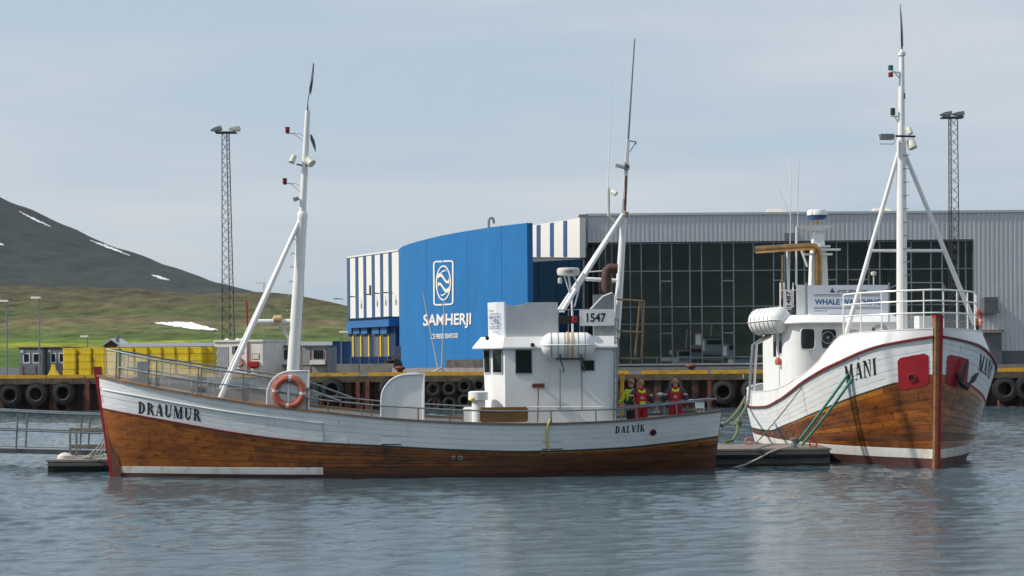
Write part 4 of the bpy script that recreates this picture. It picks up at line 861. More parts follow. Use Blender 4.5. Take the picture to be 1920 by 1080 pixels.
# fore-deck rails, clear panels
def near(px, py, ins=.09, far=False):
    u, z = u_near(px, py); p = W(px, py, Y0 - bt(u) + ins); return Vector((p.x, 2 * Y0 - p.y, p.z)) if far else p
def capz(px):    # top of cap rail in column px (near side)
    f = interp(zt_pts); return f(px)
top_r = [(199, 655), (238, 663), (280, 673), (340, 683), (404, 693.6), (470, 702.5), (521, 710), (556, 721), (600, 738), (638, 752)]
mid_r = [(222, 689), (293, 702), (371, 714.4), (454, 725.5), (499, 731), (563, 741.5)]
low_r = [(563, 745), (600, 749.6), (714, 761), (859, 769), (935, 771), (1000, 770.6), (1080, 769.5), (1146, 767.5), (1194, 764), (1260, 757.5), (1333, 750)]
for far in (False, True):
    rl = obj('guard_rail', None, DR)
    def nb(m, nm, mt): return m.build(nm, mt, rl)
    m = MB(); m.path([near(*p, far=far) for p in top_r], .030, 7); nb(m, 'top_rail', 'rail_grey')
    m = MB(); m.path([near(*p, far=far) for p in mid_r], .024, 7); nb(m, 'middle_rail', 'rail_grey')
    m = MB(); m.path([near(*p, far=far) for p in low_r], .026, 7); nb(m, 'hand_rail', 'rail_grey')
    for px in (217, 222.5, 277, 292, 370, 376, 454, 500): m = MB(); m.path([near(px, capz(px), far=far), near(px + 2, interp(top_r)(px), far=far)], .022, 6); nb(m, 'stanchion', 'rail_grey')
    for px in (575, 615, 678, 696, 784, 843, 868, 1034, 1118, 1165, 1194, 1246, 1269, 1315, 1328): m = MB(); m.path([near(px, capz(px), far=far), near(px - (1 if px > 1000 else 0), interp(low_r)(px), far=far)], .022, 6); nb(m, 'stanchion', 'brown_pipe' if px < 1100 else 'galv')
    for a, b in ((197, 278), (278, 371), (371, 455), (455, 505)):
        m = MB(); n = 6; rows = []
        for k in range(n + 1): px = a + (b - a) * k / n; rows.append([near(px, capz(px) - 1, .12, far), near(px, interp(top_r)(px) + 1.5, .12, far)])
        m.loft([r for r in rows], cap=False, closed=False); m.build('clear_panel', 'plexi', rl, 0)
    for a, b in ((505, 572),):
        m = MB(); m.loft([[near(px, capz(px) - 1, .12, far), near(px, interp(mid_r)(min(px, 563)) + 1, .12, far)] for px in np.linspace(a, b, 5)], cap=False, closed=False); m.build('clear_panel', 'plexi', rl, 0)
m = MB(); m.path([near(1333, 750), W(1340, 748, Y0 - .5), W(1342, 747.5, Y0), W(1340, 748, Y0 + .5), near(1333, 750, far=True)], .03, 7); m.build('stern_rail', 'rail_grey', DR)
m = MB(); m.path([W(1156, 763.5, Y0 - 1.5), W(1240, 757, Y0 - 1.2), W(1333, 747, Y0 - .7)], .028, 7); m.build('upper_stern_rail', 'rail_grey', DR)
p = W(1312, 760, Y0 - 1.0); m = MB(); m.box(p.x - .13, p.x + .13, p.y - .1, p.y + .1, p.z - .09, p.z + .08); lb_ = m.build('stern_box', 'white', DR, 0); m = MB(); m.box(p.x - .15, p.x + .15, p.y - .12, p.y + .12, p.z + .08, p.z + .10); m.build('box_lid', 'grey_paint', lb_, 0)
p = W(1238, 742, Y0 - .3); m = MB(); m.path([W(1239, 779, Y0 - .3), p], .03, 6); vp = m.build('vent_post', 'brown_pipe', DR); m = MB(); m.lathe(p, (0, 0, 1), [(-.02, .06), (.03, .065), (.035, .11), (.08, .11), (.10, .03)], 14); m.build('vent_cap', 'white', vp)
# bow gear
p = W(268, 700, Y0 - .2); m = MB(); m.box(p.x - .14, p.x + .14, p.y - .2, p.y + .2, p.z - .75, p.z + .38); m.build('bow_locker', 'dark_metal', DR, 0)
m = MB()
for k in range(5): m.path([W(243 + k * 4, 716 + (k % 2) * 2, Y0 - .5 + .06 * math.cos(a) + k * .05) + Vector((.22 * math.cos(a), .2 * math.sin(a), k * .035)) for a in np.linspace(0, 6.28, 15)], .03, 6)
m.build('rope_coil', 'black', DR)
p = W(380, 742, Y0 + .2); m = MB(); m.lathe(p + Vector((-.35, 0, .25)), (1, 0, 0), [(0, .28), (.05, .28), (.06, .14), (.5, .14), (.51, .28), (.58, .28)], 18); m.box(p.x - .5, p.x + .45, p.y - .25, p.y + .25, p.z - .6, p.z + .02); m.build('windlass', 'cap_grey', DR)
p = W(480, 757, Y0); m = MB(); m.box(p.x - 1.25, p.x + .55, p.y - .7, p.y + .7, p.z - .5, p.z + .52); m.build('hatch', 'cap_grey', DR, 0); m = MB(); m.box(p.x - .05, p.x + .58, p.y - .75, p.y + .75, p.z - .05, p.z + .12); m.build('hatch_coaming', 'wood_light', DR, 0)
# fore mast
mb_, mk, mtp = W(548, 775, Y0), W(567, 402, Y0), W(577, 207, Y0)
m = MB(); m.path([mb_, W(549, 700, Y0), mk], [.215, .205, .165], 16); m.path([mk - Vector((.002, 0, .15)), mk, mk + Vector((.01, 0, .1))], [.172, .18, .12], 16); m.path([mk, W(572, 305, Y0), mtp], [.115, .105, .085], 14); fm = m.build('fore_mast', 'white_gloss', DR)
for k, (py, px) in enumerate(((449, 561.5), (475, 559.5), (500, 557.5), (527, 556), (553, 554), (580, 552), (606, 551))):
    m = MB(); b0 = W(px - 8, py + 1, Y0); m.path([b0 + Vector((.14, 0, 0)), b0 + Vector((-.08, 0, .02)), b0 + Vector((-.11, 0, -.05))], .018, 6); m.build('step_iron', 'galv', fm)
for dy, (px, py) in ((-1.15, (413, 746)), (1.0, (409, 742))):
    m = MB(); m.path([W(563, 412, Y0 + dy * .05), W(px, py, Y0 + dy)], [.075, .085], 10); m.build('mast_strut', 'white_gloss', fm)
m = MB(); m.path([W(481, 603, Y0), W(552, 603, Y0)], .085, 10); m.build('cross_tube', 'white_gloss', fm)
m = MB(); m.path([W(521, 602, Y0), W(547, 641, Y0)], .07, 8); br = m.build('brace', 'cream_pole', fm); m = MB(); c = W(521, 599, Y0); m.lathe(c - Vector((.17, 0, 0)), (1, 0, 0), [(0, .06), (.05, .14), (.28, .14), (.34, .06)], 12); m.build('bracket_cover', 'beige', br)
def nav_lamp(par, px, py, d, mt, r_=.055, h_=.14):
    p = W(px, py, d); m = MB(); m.lathe(p, (0, 0, 1), [(-h_ / 2, r_ * .8), (-h_ * .4, r_), (h_ * .35, r_), (h_ * .4, r_ * 1.15), (h_ * .5, r_ * .9)], 14, mi=0); l = m.build('navigation_lamp', mt, par); m = MB(); m.lathe(p - Vector((0, 0, h_ * .75)), (0, 0, 1), [(0, r_ * .5), (h_ * .25, r_ * .9)], 12); m.build('lamp_base', 'dark_metal', l)
for (px, py), y2 in (((539, 243), 250), ((534, 339), 344)):
    nav_lamp(fm, px, py, Y0, 'lamp_red', .075, .17); m = MB(); x2 = 569 if py < 300 else 561; m.path([W(px, y2, Y0), W(x2 - 6, y2, Y0), W(x2, y2 + 5, Y0)], .022, 6); m.path([W(px + 12, y2 + 1, Y0), W(x2 + 1, y2 + 15, Y0)], .015, 6); m.build('lamp_arm', 'white_gloss', fm)
def flood(par, px, py, d, ax, r_, l_, mt='offwhite'):
    p = W(px, py, d); m = MB(); a = Vector(ax).normalized(); m.lathe(p - a * l_ / 2, a, [(0, r_ * .75), (l_ * .15, r_ * .95), (l_ * .9, r_), (l_, r_ * 1.05), (l_ * 1.0, r_ * .9), (l_ * .97, .01)], 16); return m.build('floodlight', mt, par)
flood(fm, 549.5, 298, Y0 - .1, (-.35, -.3, -.9), .10, .27); flood(fm, 581, 303, Y0 - .15, (.6, -.4, -.6), .14, .24)
m = MB(); m.path([W(556, 308, Y0 - .05), W(570, 311, Y0 - .05), W(580, 309, Y0 - .1)], .028, 6); m.build('lamp_bracket', 'dark_metal', fm)
flood(fm, 555, 373, Y0 - .1, (-.8, -.4, -.3), .07, .16, 'galv'); m = MB(); m.path([W(556, 373, Y0), W(566, 373, Y0)], .03, 6); m.build('lamp_bracket', 'offwhite', fm)
m = MB(); m.path([mtp, mtp + Vector((0, 0, .22)), W(588, 118, Y0)], [.03, .014, .012], 6); fp_ = m.build('flag_pole', 'dark_metal', fm)
def flag(par, pts, wds, mt, d):
    m = MB(); rows = [[W(px, py, d + .05 * math.sin(k * 1.7)), W(px + w_, py + 2, d + .09 * math.cos(k * 1.3) + .05), W(px + w_ * .5, py + 1, d + .10)] for k, ((px, py), w_) in enumerate(zip(pts, wds))]; m.loft(rows, cap=True); m.build('flag', mt, par)
flag(fp_, [(588, 118), (587, 130), (585.5, 145), (583.5, 155), (579.5, 165), (582, 177)], [1.2, 1.5, 2.0, 3.0, 5.5, .8], 'plinth', Y0); flag(fm, [(581, 251), (582, 262), (586, 272), (591, 284)], [4, 8, 6, 1.2], 'plinth', Y0)
m = MB(); m.path([W(576, 318, Y0 - .15), W(572, 420, Y0 - .2), W(566, 700, Y0 - .4)], .008, 4); m.build('halyard', 'rope_white', fm)
# lifebuoy plate and plain arched plate on the side
def arch_plate(pxl, pxr, pyb, pyt, rpx, name, lbl=None, flip=False):
    d = Y0 - bt(.3) + .10; poly = []
    for k in range(13): a = R(180 - 90 * k / 12); poly.append((pxl + rpx + rpx * math.cos(a), pyt + rpx * .95 - rpx * .95 * math.sin(a)))
    poly = [(pxl, pyb - 4)] + poly + [(pxr, pyt - 1), (pxr - 1, pyb + 5)]
    m = MB(); m.prism([W(a, b, d) for a, b in poly], (0, .05, 0)); pl = m.build(name, 'white', DR, 25)
    m = MB(); pts = [W(a, b, d - .03) for a, b in poly]; m.path(pts, .03, 6); m.build('plate_rim', 'white_gloss', pl)
    return pl, d
pl, dpl = arch_plate(501, 579, 762, 696, 46, 'lifebuoy_plate')
c = W(541.5, 735, dpl - .12); lifebuoy(c, (0, -1, 0), .545, 'large orange lifebuoy with white bands on the boat side plate')
m = MB(); m.path([W(541, 722, dpl - .05), W(541, 765, dpl - .05)], .05, 6); m.build('buoy_holder', 'white', pl)
arch_plate(715, 795, 785, 702, 50, 'arched_plate')
m = MB(); p = W(774, 701, Y0 - 1.9); m.box(p.x - .18, p.x + .18, p.y - .1, p.y + .1, p.z - .02, p.z + .05); m.build('plate_cap', 'white', DR, 0)
# ventilator and bench by the wheelhouse
p = W(897, 790, Y0 - 1.3); zt_ = W(897, 735, Y0 - 1.3).z; zm_ = W(897, 750, Y0 - 1.3).z
m = MB(); m.lathe((p.x, p.y, p.z - .3), (0, 0, 1), [(0, .21), (zm_ - p.z + .3, .21)], 20); m.lathe((p.x, p.y, zm_), (0, 0, 1), [(0, .22), (0, .32), (zt_ - zm_, .32), (zt_ - zm_ + .03, .25), (zt_ - zm_ + .03, .01)], 22); vn = m.build('ventilator', 'white_gloss', DR)
p = W(886, 749, Y0 - 1.6); m = MB(); m.lathe(p, (0, -1, 0), [(-.05, .06), (0, .07), (.03, .02)], 12); m.build('vent_knob', 'yellow', vn)
m = MB(); a, b = W(868, 790, Y0 - 1.2), W(945, 766, Y0 - 1.2); m.box(a.x, b.x, Y0 - 1.2, Y0 + 1.0, a.z - .3, b.z); m.build('deck_casing', 'white', DR, 0)
m = MB(); d = Y0 - 2.18; a, b = W(900, 792, d), W(990, 763, d); m.prism([Vector((a.x + .06, d, a.z)), Vector((b.x - .06, d, a.z)), Vector((b.x, d, a.z + .06)), Vector((b.x, d, b.z - .06)), Vector((b.x - .06, d, b.z)), Vector((a.x + .06, d, b.z)), Vector((a.x, d, b.z - .06)), Vector((a.x, d, a.z + .06))], (0, .05, 0)); m.build('wooden_board', 'board_wood', DR, 0)
# wheelhouse
dN, dF = Y0 - 1.45, Y0 + 1.45
def hz(px, py): return W(px, py, dN).z
def hx(px): return GX(px, dN, 3)
zb_, ze_, zr_ = hz(1050, 792) - .5, hz(1000, 652), hz(1000, 631)
xf, xa = hx(947), hx(1156); xc = hx(910) - .08; dC = dN + .75
wplan = [(xf, dN), (xc, dC), (xc, 2 * Y0 - dC), (xf, dF), (xa, dF), (xa, dN)]
m = MB(); rk = .10
m.loft([[Vector((x + (rk if x == xc else 0), y, zb_)) for x, y in wplan], [Vector((x, y, ze_ + .05)) for x, y in wplan]]); wh = m.build('wheelhouse', 'white', DR, 0)
def outset(s, e, fr): return [(xf - fr * .2, dN - s), (xc - fr, dC - s * .6), (xc - fr, 2 * Y0 - dC + s * .6), (xf - fr * .2, dF + s), (xa + e, dF + s), (xa + e, dN - s)]
m = MB(); m.loft([[Vector((x, y, ze_ - .02)) for x, y in outset(.16, .03, .34)], [Vector((x, y, ze_ + .03)) for x, y in outset(.16, .03, .34)], [Vector((x, y, zr_)) for x, y in outset(.02, .0, .06)]]); m.build('roof_visor', 'white', wh, 0)
def facet_pt(s, z, out=.012):      # s along front facet from the side wall to the centre
    p = Vector((xf + (xc - xf) * s, dN + (dC - dN) * s, z)); n_ = Vector((-(dC - dN), (xc - xf), 0)).normalized(); n_ = n_ if n_.y < 0 else -n_; t_ = (ze_ - z) / (ze_ - zb_); p.x += rk * t_ * s; return p + n_ * out
def win_quad(par, q, nv, name='window', fr=.05, mt='window'):
    c = sum(q, Vector()) / 4; m = MB(); m.prism([c + (p - c) * (1 + fr / (p - c).length) + Vector(nv) * .004 for p in q], Vector(nv) * .02); f = m.build('window_frame', 'grey_paint', par, 0)
    m = MB(); m.prism([p + Vector(nv) * .026 for p in q], Vector(nv) * .004); m.build('pane', mt, f, 0)
nf = Vector((-(dC - dN), (xc - xf), 0)).normalized(); nf = nf if nf.y < 0 else -nf
zw1, zw0 = hz(950, 656), hz(950, 698)
for s0, s1 in ((.12, .52), (.68, .93)): win_quad(wh, [facet_pt(s0, zw0), facet_pt(s1, zw0), facet_pt(s1, zw1), facet_pt(s0, zw1)], nf)
def sq(a, b, c, e, o=.0): return [Vector((hx(a), dN - o, hz(a, e))), Vector((hx(b), dN - o, hz(b, e))), Vector((hx(b), dN - o, hz(b, c))), Vector((hx(a), dN - o, hz(a, c)))]
win_quad(wh, sq(967.5, 997, 656.5, 699.5), (0, -1, 0)); win_quad(wh, sq(1090, 1114, 676, 694.5), (0, -1, 0))
m = MB(); m.prism([Vector((hx(1021), dN, hz(1021, 655))), Vector((hx(1017), dN, hz(1017, 718))), Vector((hx(1019), dN, hz(1017, 718))), Vector((hx(1156), dN, hz(1156, 716))), Vector((hx(1156), dN, hz(1156, 655)))], (0, -.012, 0)); m.build('side_plate', 'white', wh, 0)
for px, py in ((914, 634), (999, 646.5)):
    p = W(px, py, dN - .2); m = MB(); m.lathe(p, (-.6, -.7, -.3), [(-.06, .03), (0, .07), (.03, .07), (.031, .01)], 12); m.build('deck_lamp', 'black', wh)
# broom
m = MB(); d = dN - .12; m.path([W(1009.5, 722, d), W(1008, 792, d)], .018, 6); bb_ = m.build('broom', 'board_wood', DR); m = MB(); a, b = W(998, 727, d), W(1021, 719, d); m.box(a.x, b.x, d - .05, d + .05, a.z, b.z); m.build('broom_head', 'rust_bright', bb_, 0)
bb_['label'] = 'broom hung head up on the wheelhouse side'
# flying bridge
zk = zr_
def dodger(poly, d, th, mt, nm, nv=(0, 1, 0)):
    m = MB(); m.prism([W(a, b, d) for a, b in poly], Vector(nv) * th); return m.build(nm, mt, wh, 0)
dodger([(949, 631), (1046, 631), (1046, 566.5), (985, 567), (984, 570), (980, 574), (980, 575), (949, 571)], dN + .1, .04, 'grey_paint', 'bridge_screen')
dodger([(951, 631), (1046, 631), (1046, 567), (951, 573)], dF - .1, .04, 'grey_paint', 'bridge_screen')
bp = [(hx(947), dN + .12), (hx(932), dN + .32), (hx(917), dN + .85), (hx(915.5), Y0), (hx(917), dF - .85), (hx(932), dF - .32), (hx(947), dF - .12)]
m = MB(); zt2 = hz(930, 566); rows = [[Vector((x, y, zr_ - .02)), Vector((x - .02, y, zt2)), Vector((x + .03, y, zt2)), Vector((x + .05, y, zr_ - .02))] for x, y in bp]; m.loft(rows); bs = m.build('bridge_banner', 'sign_white', wh, 25)
def ban(x, y):      # unit box on the visible facet of the banner
    s = .06 + .9 * x; i = 1 if s < .5 else 0; p0, p1 = Vector((*bp[2], 0)), Vector((*bp[0], 0)); pm = Vector((*bp[1], 0)); p = p0.lerp(pm, s * 2) if s < .5 else pm.lerp(p1, s * 2 - 1)
    n_ = Vector((-.55, -.83, 0)); return Vector((p.x, p.y, zr_ + (zt2 - zr_) * y)) + n_ * .05
sans_on('TCHING', lambda x, y: ban(x * .74, .36 + .22 * y), .0).build('lettering', 'sign_blue', bs, 0)
for yy in (.30, .245, .66, .59): polys_on([[(0, yy), (.36, yy), (.36, yy + .014), (0, yy + .014)], [(.36, yy), (.75, yy), (.75, yy + .014), (.36, yy + .014)]], ban).build('banner_line', 'sign_navy', bs, 0)
sans_on('adventures', lambda x, y: ban(x * .32, .74 + .06 * y), .0).build('lettering', 'sign_navy', bs, 0); sans_on('adventures.is', lambda x, y: ban(.2 + x * .5, .14 + .04 * y), .0).build('lettering', 'sign_navy', bs, 0)
# rail, lamp box and number board behind the bridge
m = MB(); dd = dN + .08
for py in (581, 594): m.path([W(1047, py, dd), W(1090, py - .5, dd)], .018, 6)
for px in (1047, 1066, 1087): m.path([W(px, 581, dd), W(px, 634, dd)], .018, 6)
m.build('bridge_rail', 'galv', wh)
m = MB(); a, b = W(1047.5, 607, dd - .06), W(1086, 592, dd - .06); m.box(a.x, b.x, dd - .10, dd - .04, a.z, b.z); lbx = m.build('sidelight_board', 'black', wh, 0)
p = W(1077, 599, dd - .2); m = MB(); m.lathe(p, (0, 0, 1), [(-.09, .07), (-.07, .09), (.07, .09), (.09, .06)], 14); m.build('sidelight', 'lamp_red', lbx)
m = MB(); a, b = W(1087, 611, dd - .04), W(1152, 579.5, dd - .04); m.box(a.x, b.x, dd - .06, dd - .03, a.z, b.z); nb_ = m.build('number_board', 'white', wh, 0)
a2, b2 = W(1100, 604.5, dd), W(1136, 587, dd); sans_on('1547', lambda x, y: Vector((a2.x + (b2.x - a2.x) * x, dd - .066, a2.z + (b2.z - a2.z) * y)), .03).build('lettering', 'letter', nb_, 0)
m = MB(); a, b = W(1114, 634, dN + .5), W(1153, 552, dN + .5); m.box(a.x, b.x, dN + .5, dN + 1.3, zr_ - .02, b.z); st_ = m.build('funnel_casing', 'galv', wh, 0)
m = MB(); e = dN + .9; m.path([W(1137, 556, e), W(1137, 520, e), W(1138, 508, e), W(1143, 503, e), W(1158, 504, e)], [.19, .17, .165, .16, .16], 14); m.build('exhaust_pipe', 'rust_pipe', st_)
m = MB(); m.path([W(1107, 580, dd), W(1130, 556, dd), W(1147, 549, dd), W(1153, 553, dd), W(1155, 634, dd)], .026, 7); m.build('casing_rail', 'white_gloss', st_)
# radar
e = Y0 - .6; m = MB(); p = W(1065.5, 517, e); h_ = W(1065.5, 502.5, e).z - p.z; m.lathe(p, (0, 0, 1), [(0, .30), (.03, .355), (h_ * .55, .375), (h_ * .9, .36), (h_, .31), (h_ + .01, .01)], 26); rd = m.build('radar_scanner', 'offwhite', wh)
sans_on('KODEN', lambda x, y: Vector((p.x - .17 + .34 * x, p.y - .378 + .05 * (2 * x - 1) ** 2, p.z + h_ * (.36 + .28 * y))), .02).build('lettering', 'sign_navy', rd, 0)
m = MB(); m.path([W(1066, 517, e), W(1072, 560, e), W(1074, 634, e)], .035, 7); m.path([W(1058, 518, e), W(1070, 555, e)], .022, 6); m.path([W(1076, 518, e), W(1086, 540, e), W(1077, 575, e)], .025, 6); m.build('radar_post', 'white_gloss', rd)
m = MB(); q = W(1050, 526, e - .1); m.lathe(q, (0, 0, 1), [(-.10, .05), (-.05, .075), (.07, .07), (.09, .03)], 12); m.build('deck_light', 'offwhite', rd)
# aft mast with twin struts
aB, aK = W(1154, 634, Y0), W(1170, 397, Y0); m = MB(); m.path([aB, W(1160, 560, Y0), aK], [.14, .13, .10], 12); m.path([aK, W(1176, 290, Y0), W(1178, 260, Y0)], [.075, .06, .05], 10); am = m.build('aft_mast', 'white_gloss', DR)
m = MB(); m.path([W(1177, 275, Y0), W(1190, 73, Y0)], [.035, .022], 6); m.build('whip_antenna', 'galv', am)
for dy, px in ((-.9, 1054), (.7, 1047)): m = MB(); m.path([W(1168, 402, Y0 + dy * .08), W(px, 584, Y0 + dy)], .075, 9); m.build('mast_strut', 'white_gloss', am)
m = MB(); m.path([W(1098, 523, Y0), W(1161, 526.5, Y0)], .065, 9); m.path([W(1103, 510, Y0 - .2), W(1140, 507, Y0 - .2)], .02, 6); m.build('cross_tube', 'white_gloss', am)
m = MB(); m.path([W(1141, 405, Y0 - .1), W(1141, 352, Y0 - .1)], .045, 8); m.path([W(1141, 404, Y0 - .1), W(1152, 415, Y0)], .045, 8); wa = m.build('antenna_post', 'cream_pole', am); m = MB(); m.path([W(1140, 352, Y0 - .1), W(1148, 152, Y0 - .1)], [.018, .010], 5); m.build('whip_antenna', 'white_gloss', wa); flood(wa, 1151, 361, Y0 - .15, (.75, -.4, -.5), .085, .20)
m = MB(); c = W(1168, 315, Y0 - .1); m.loft([[c + Vector((a, -.12, b)), c + Vector((a, .12, b)), c + Vector((a + .03, .0, b + .10))] for a, b in ((-.25, .05), (-.05, .0), (.2, -.06))]); m.build('mast_lamp', 'galv', am); flood(am, 1173, 312, Y0 - .1, (.5, -.3, .8), .10, .20, 'galv')
m = MB(); m.path([W(1178, 264, Y0), W(1193, 266, Y0), W(1192, 271, Y0)], .02, 5); m.path([W(1181, 285, Y0), W(1192, 267, Y0)], .015, 5); m.build('antenna_bracket', 'galv', am); m = MB(); m.path([W(1174, 330, Y0 - .12), W(1172, 395, Y0 - .12)], .035, 6); m.build('cable_run', 'rust_bright', am)
m = MB(); m.path([W(1176, 397, Y0 - .1), W(1175, 407, Y0 - .1)], .05, 6); m.build('block', 'brass', am)
# ladder and pipe gantry aft of the wheelhouse
lad = obj('ladder', None, DR)
for px in (1153.5, 1159): m = MB(); m.path([W(px, 596, dN - .12), W(px - 1.5, 690, dN - .12), W(px - 3, 790, dN - .12)], .024, 6); m.build('stile', 'galv', lad)
for py in range(600, 788, 17): m = MB(); m.path([W(1153.5, py, dN - .12), W(1158.5, py, dN - .12)], .018, 5); m.build('rung', 'galv', lad)
gn = obj('pipe_gantry', None, DR)
for pts in ([(1156, 561), (1200, 564)], [(1200, 564), (1191, 668)], [(1156, 621), (1208, 623)], [(1208, 565), (1203, 668)], [(1156, 672), (1201, 674.5)], [(1196, 564), (1208, 565)]):
    for dy in (-.9, .9): m = MB(); m.path([W(*p, Y0 + dy) for p in pts], .035, 6); m.build('gantry_pipe', 'brown_pipe', gn)
m = MB(); m.path([W(1167, 700, Y0 + 1.4), W(1166, 780, Y0 + 1.4)], .06, 8); m.build('yellow_post', 'yellow_kerb', DR)
# life raft canister on the wheelhouse
def raft(par, c, ax, r_, l_, world, nm='life_raft'):
    ax = Vector(ax).normalized(); c = Vector(c); m = MB(); h_ = l_ / 2
    m.lathe(c, ax, [(-h_, r_ * .15), (-h_ * .97, r_ * .45), (-h_ * .86, r_ * .80), (-h_ * .72, r_ * .97), (-h_ * .66, r_), (h_ * .66, r_), (h_ * .72, r_ * .97), (h_ * .86, r_ * .80), (h_ * .97, r_ * .45), (h_, r_ * .15)], 30); cn = m.build(nm, 'white_gloss', par, 40, world)
    m = MB()
    for k in range(6): a = (-.62 + 1.24 * k / 5) * h_; m.lathe(c + ax * a, ax, [(-.012, r_ * 1.0), (-.012, r_ * 1.02), (.012, r_ * 1.02), (.012, r_ * 1.0)], 30, cap=False)
    m.build('band', 'galv', cn, 40, world); s_ = ax.cross(Vector((0, 0, 1))).normalized(); m = MB()
    for q in (-1, 1): p0, p1 = c - ax * h_ * .95 + s_ * q * r_ * .5, c + ax * h_ * .95 + s_ * q * r_ * .5
    m.lathe(c, ax, [(-h_ * .70, r_ * 1.0), (-h_ * .70, r_ * 1.005)], 30, cap=False); 
    ring_ = [c + ax * a + s_ * b * 1.025 for a, b in ((-h_ * 1.01, 0), (-h_ * .9, r_ * .74), (-h_ * .7, r_), (h_ * .7, r_), (h_ * .9, r_ * .74), (h_ * 1.01, 0), (h_ * .9, -r_ * .74), (h_ * .7, -r_), (-h_ * .7, -r_), (-h_ * .9, -r_ * .74), (-h_ * 1.01, 0))]; m.path(ring_, .022, 6); m.build('joint_flange', 'white_gloss', cn, 40, world); return cn
rc = W(1065, 647, dN - .45); cn = raft(wh, rc, (1, 0, 0), .40, 1.72, True); m = MB()
for px in (1064, 1073): q = W(px, 647, dN - .45); m.lathe(Vector((q.x, rc.y, rc.z)), (1, 0, 0), [(-.03, .41), (-.03, .425), (.03, .425), (.03, .41)], 30, cap=False)
m.build('lashing', 'beige', cn, 40)
m = MB()
for px in (1050, 1089):
    q = W(px, 672, dN - .45); m.path([q + Vector((0, .42, .25)), q + Vector((0, .3, 0)), q + Vector((0, -.25, 0)), q + Vector((0, -.3, .12))], .03, 6); m.path([q + Vector((0, .1, 0)), q + Vector((.12, .1, -.35)), q + Vector((.12, .42, -.42))], .022, 6)
m.path([W(1043, 673, dN - .3), W(1096, 673, dN - .3)], .03, 6); m.build('raft_cradle', 'plinth', cn)
for px in (1050, 1091): m = MB(); m.path([W(px, 692, dN - .16), W(px, 770, dN - .16)], .02, 6); m.build('grab_pole', 'galv', wh)
m = MB(); m.path([W(990, 763, dN - .16), W(1136, 763, dN - .16)], .018, 6); m.build('grab_rail', 'white_gloss', wh)
m = MB(); p0, n_ = on_hull(1029, 793, .06); m.path([p0 + Vector((.06, .25, .05)), p0 + Vector((.03, .02, .12)), p0 + Vector((-.03, -.02, -.05)), on_hull(1025, 815, .06)[0], on_hull(1026, 832, .06)[0], on_hull(1030, 845, .06)[0]], .032, 8); m.build('hose', 'yellow_hose', DR)
# ------------------------------------------------------------------ the boat lettered MÁNI, bow on
_a, _b = ray(1755, 878); Ms = Vector((_a * H / -_b, H / -_b, 0)); TH = R(5); sT, cT = math.sin(TH), math.cos(TH)
MN = thing('whale_watching_boat', 'wooden whale watching boat lettered MÁNI, bow towards us', 'boat', Ms, math.pi / 2 + TH)
def ML(px, py, lx):           # local point of the pixel's ray at distance lx behind the stem
    r, q = ray(px, py); ly = (Ms.x - lx * sT - r * (Ms.y + lx * cT)) / (cT - r * sT); d = Ms.y + lx * cT - ly * sT; return Vector((lx, ly, H + q * d))
LM = 20.0
k_ = 1.1
btM = smooth_interp([(0, .16), (.25, .72), (.5, 1.15), (1, 1.80), (2, 2.66), (3, 3.1), (5, 3.45), (8, 3.57), (12, 3.47), (15, 3.08), (18, 2.2), (19.5, 1.1), (20, .2)])
bwM = smooth_interp([(0, .10), (.5, .40), (1, .72), (2, 1.35), (3, 1.9), (5, 2.75), (8, 3.25), (12, 3.2), (15, 2.6), (18, 1.5), (20, .12)])
zsM = smooth_interp([(0, 4.36), (.35, 4.24), (1, 4.03), (2.1, 3.52), (4, 2.9), (5.5, 2.48), (7, 2.14), (9.5, 1.80), (13, 1.70), (17, 1.8), (20, 1.95)])
ztM = smooth_interp([(0, 4.62), (1, 4.56), (2.6, 4.42), (3.0, 4.12), (3.7, 3.45), (5.2, 2.92), (7.2, 2.56), (9.3, 2.40), (13, 2.30), (17, 2.40), (20, 2.55)])
zbM = smooth_interp([(0, 3.12), (.8, 2.80), (1.7, 2.45), (3.2, 1.98), (5, 1.55), (6.5, 1.28), (9.5, .90), (14, .85), (20, 1.0)])
def SM(u, z, sd):
    x = LM * u; f = max(z, 0) / zsM(x); hb = bwM(x) + (btM(x) - bwM(x)) * min(f, 1) ** .8
    if f > 1: hb -= (z - zsM(x)) * .42 * min(x / .8, 1) * (1 if x < 5 else .15)
    if z < 0: hb *= 1 + z * .35
    rake = -.30 * (z / 4.4) * max(0, 1 - x / 4)
    return Vector((x + rake, sd * max(hb, .04), z))
ux = lambda f: (lambda u: f(u * LM))
umM = lambda v: v ** 1.9
UGM = [umM(k / 70) for k in range(71)]
ub, us_, ut = ux(zbM), ux(zsM), ux(ztM)
m = MB()
for sd in (1, -1): shell(m, SM, sd, UGM, lambda u: -.8, us_, -.02, 14)
hm_ = m.build('hull', 'seam', MN, 40, False)
strakes(hm_, SM, (1, -1), ub, us_, 6, 'white_plank', umap=umM, joints=1, world=False)
def pickM(sd, k, u): return 'wood_light' if (k == 8 and .16 < u < .5) else ('wood_dark' if u > .75 or k == 1 else ('wood' if (k + int(u * 40)) % 4 == 0 else 'wood_brown'))
strakes(hm_, SM, (1, -1), lambda u: .64, ub, 9, 'wood', umap=umM, joints=3, world=False, pick=pickM)
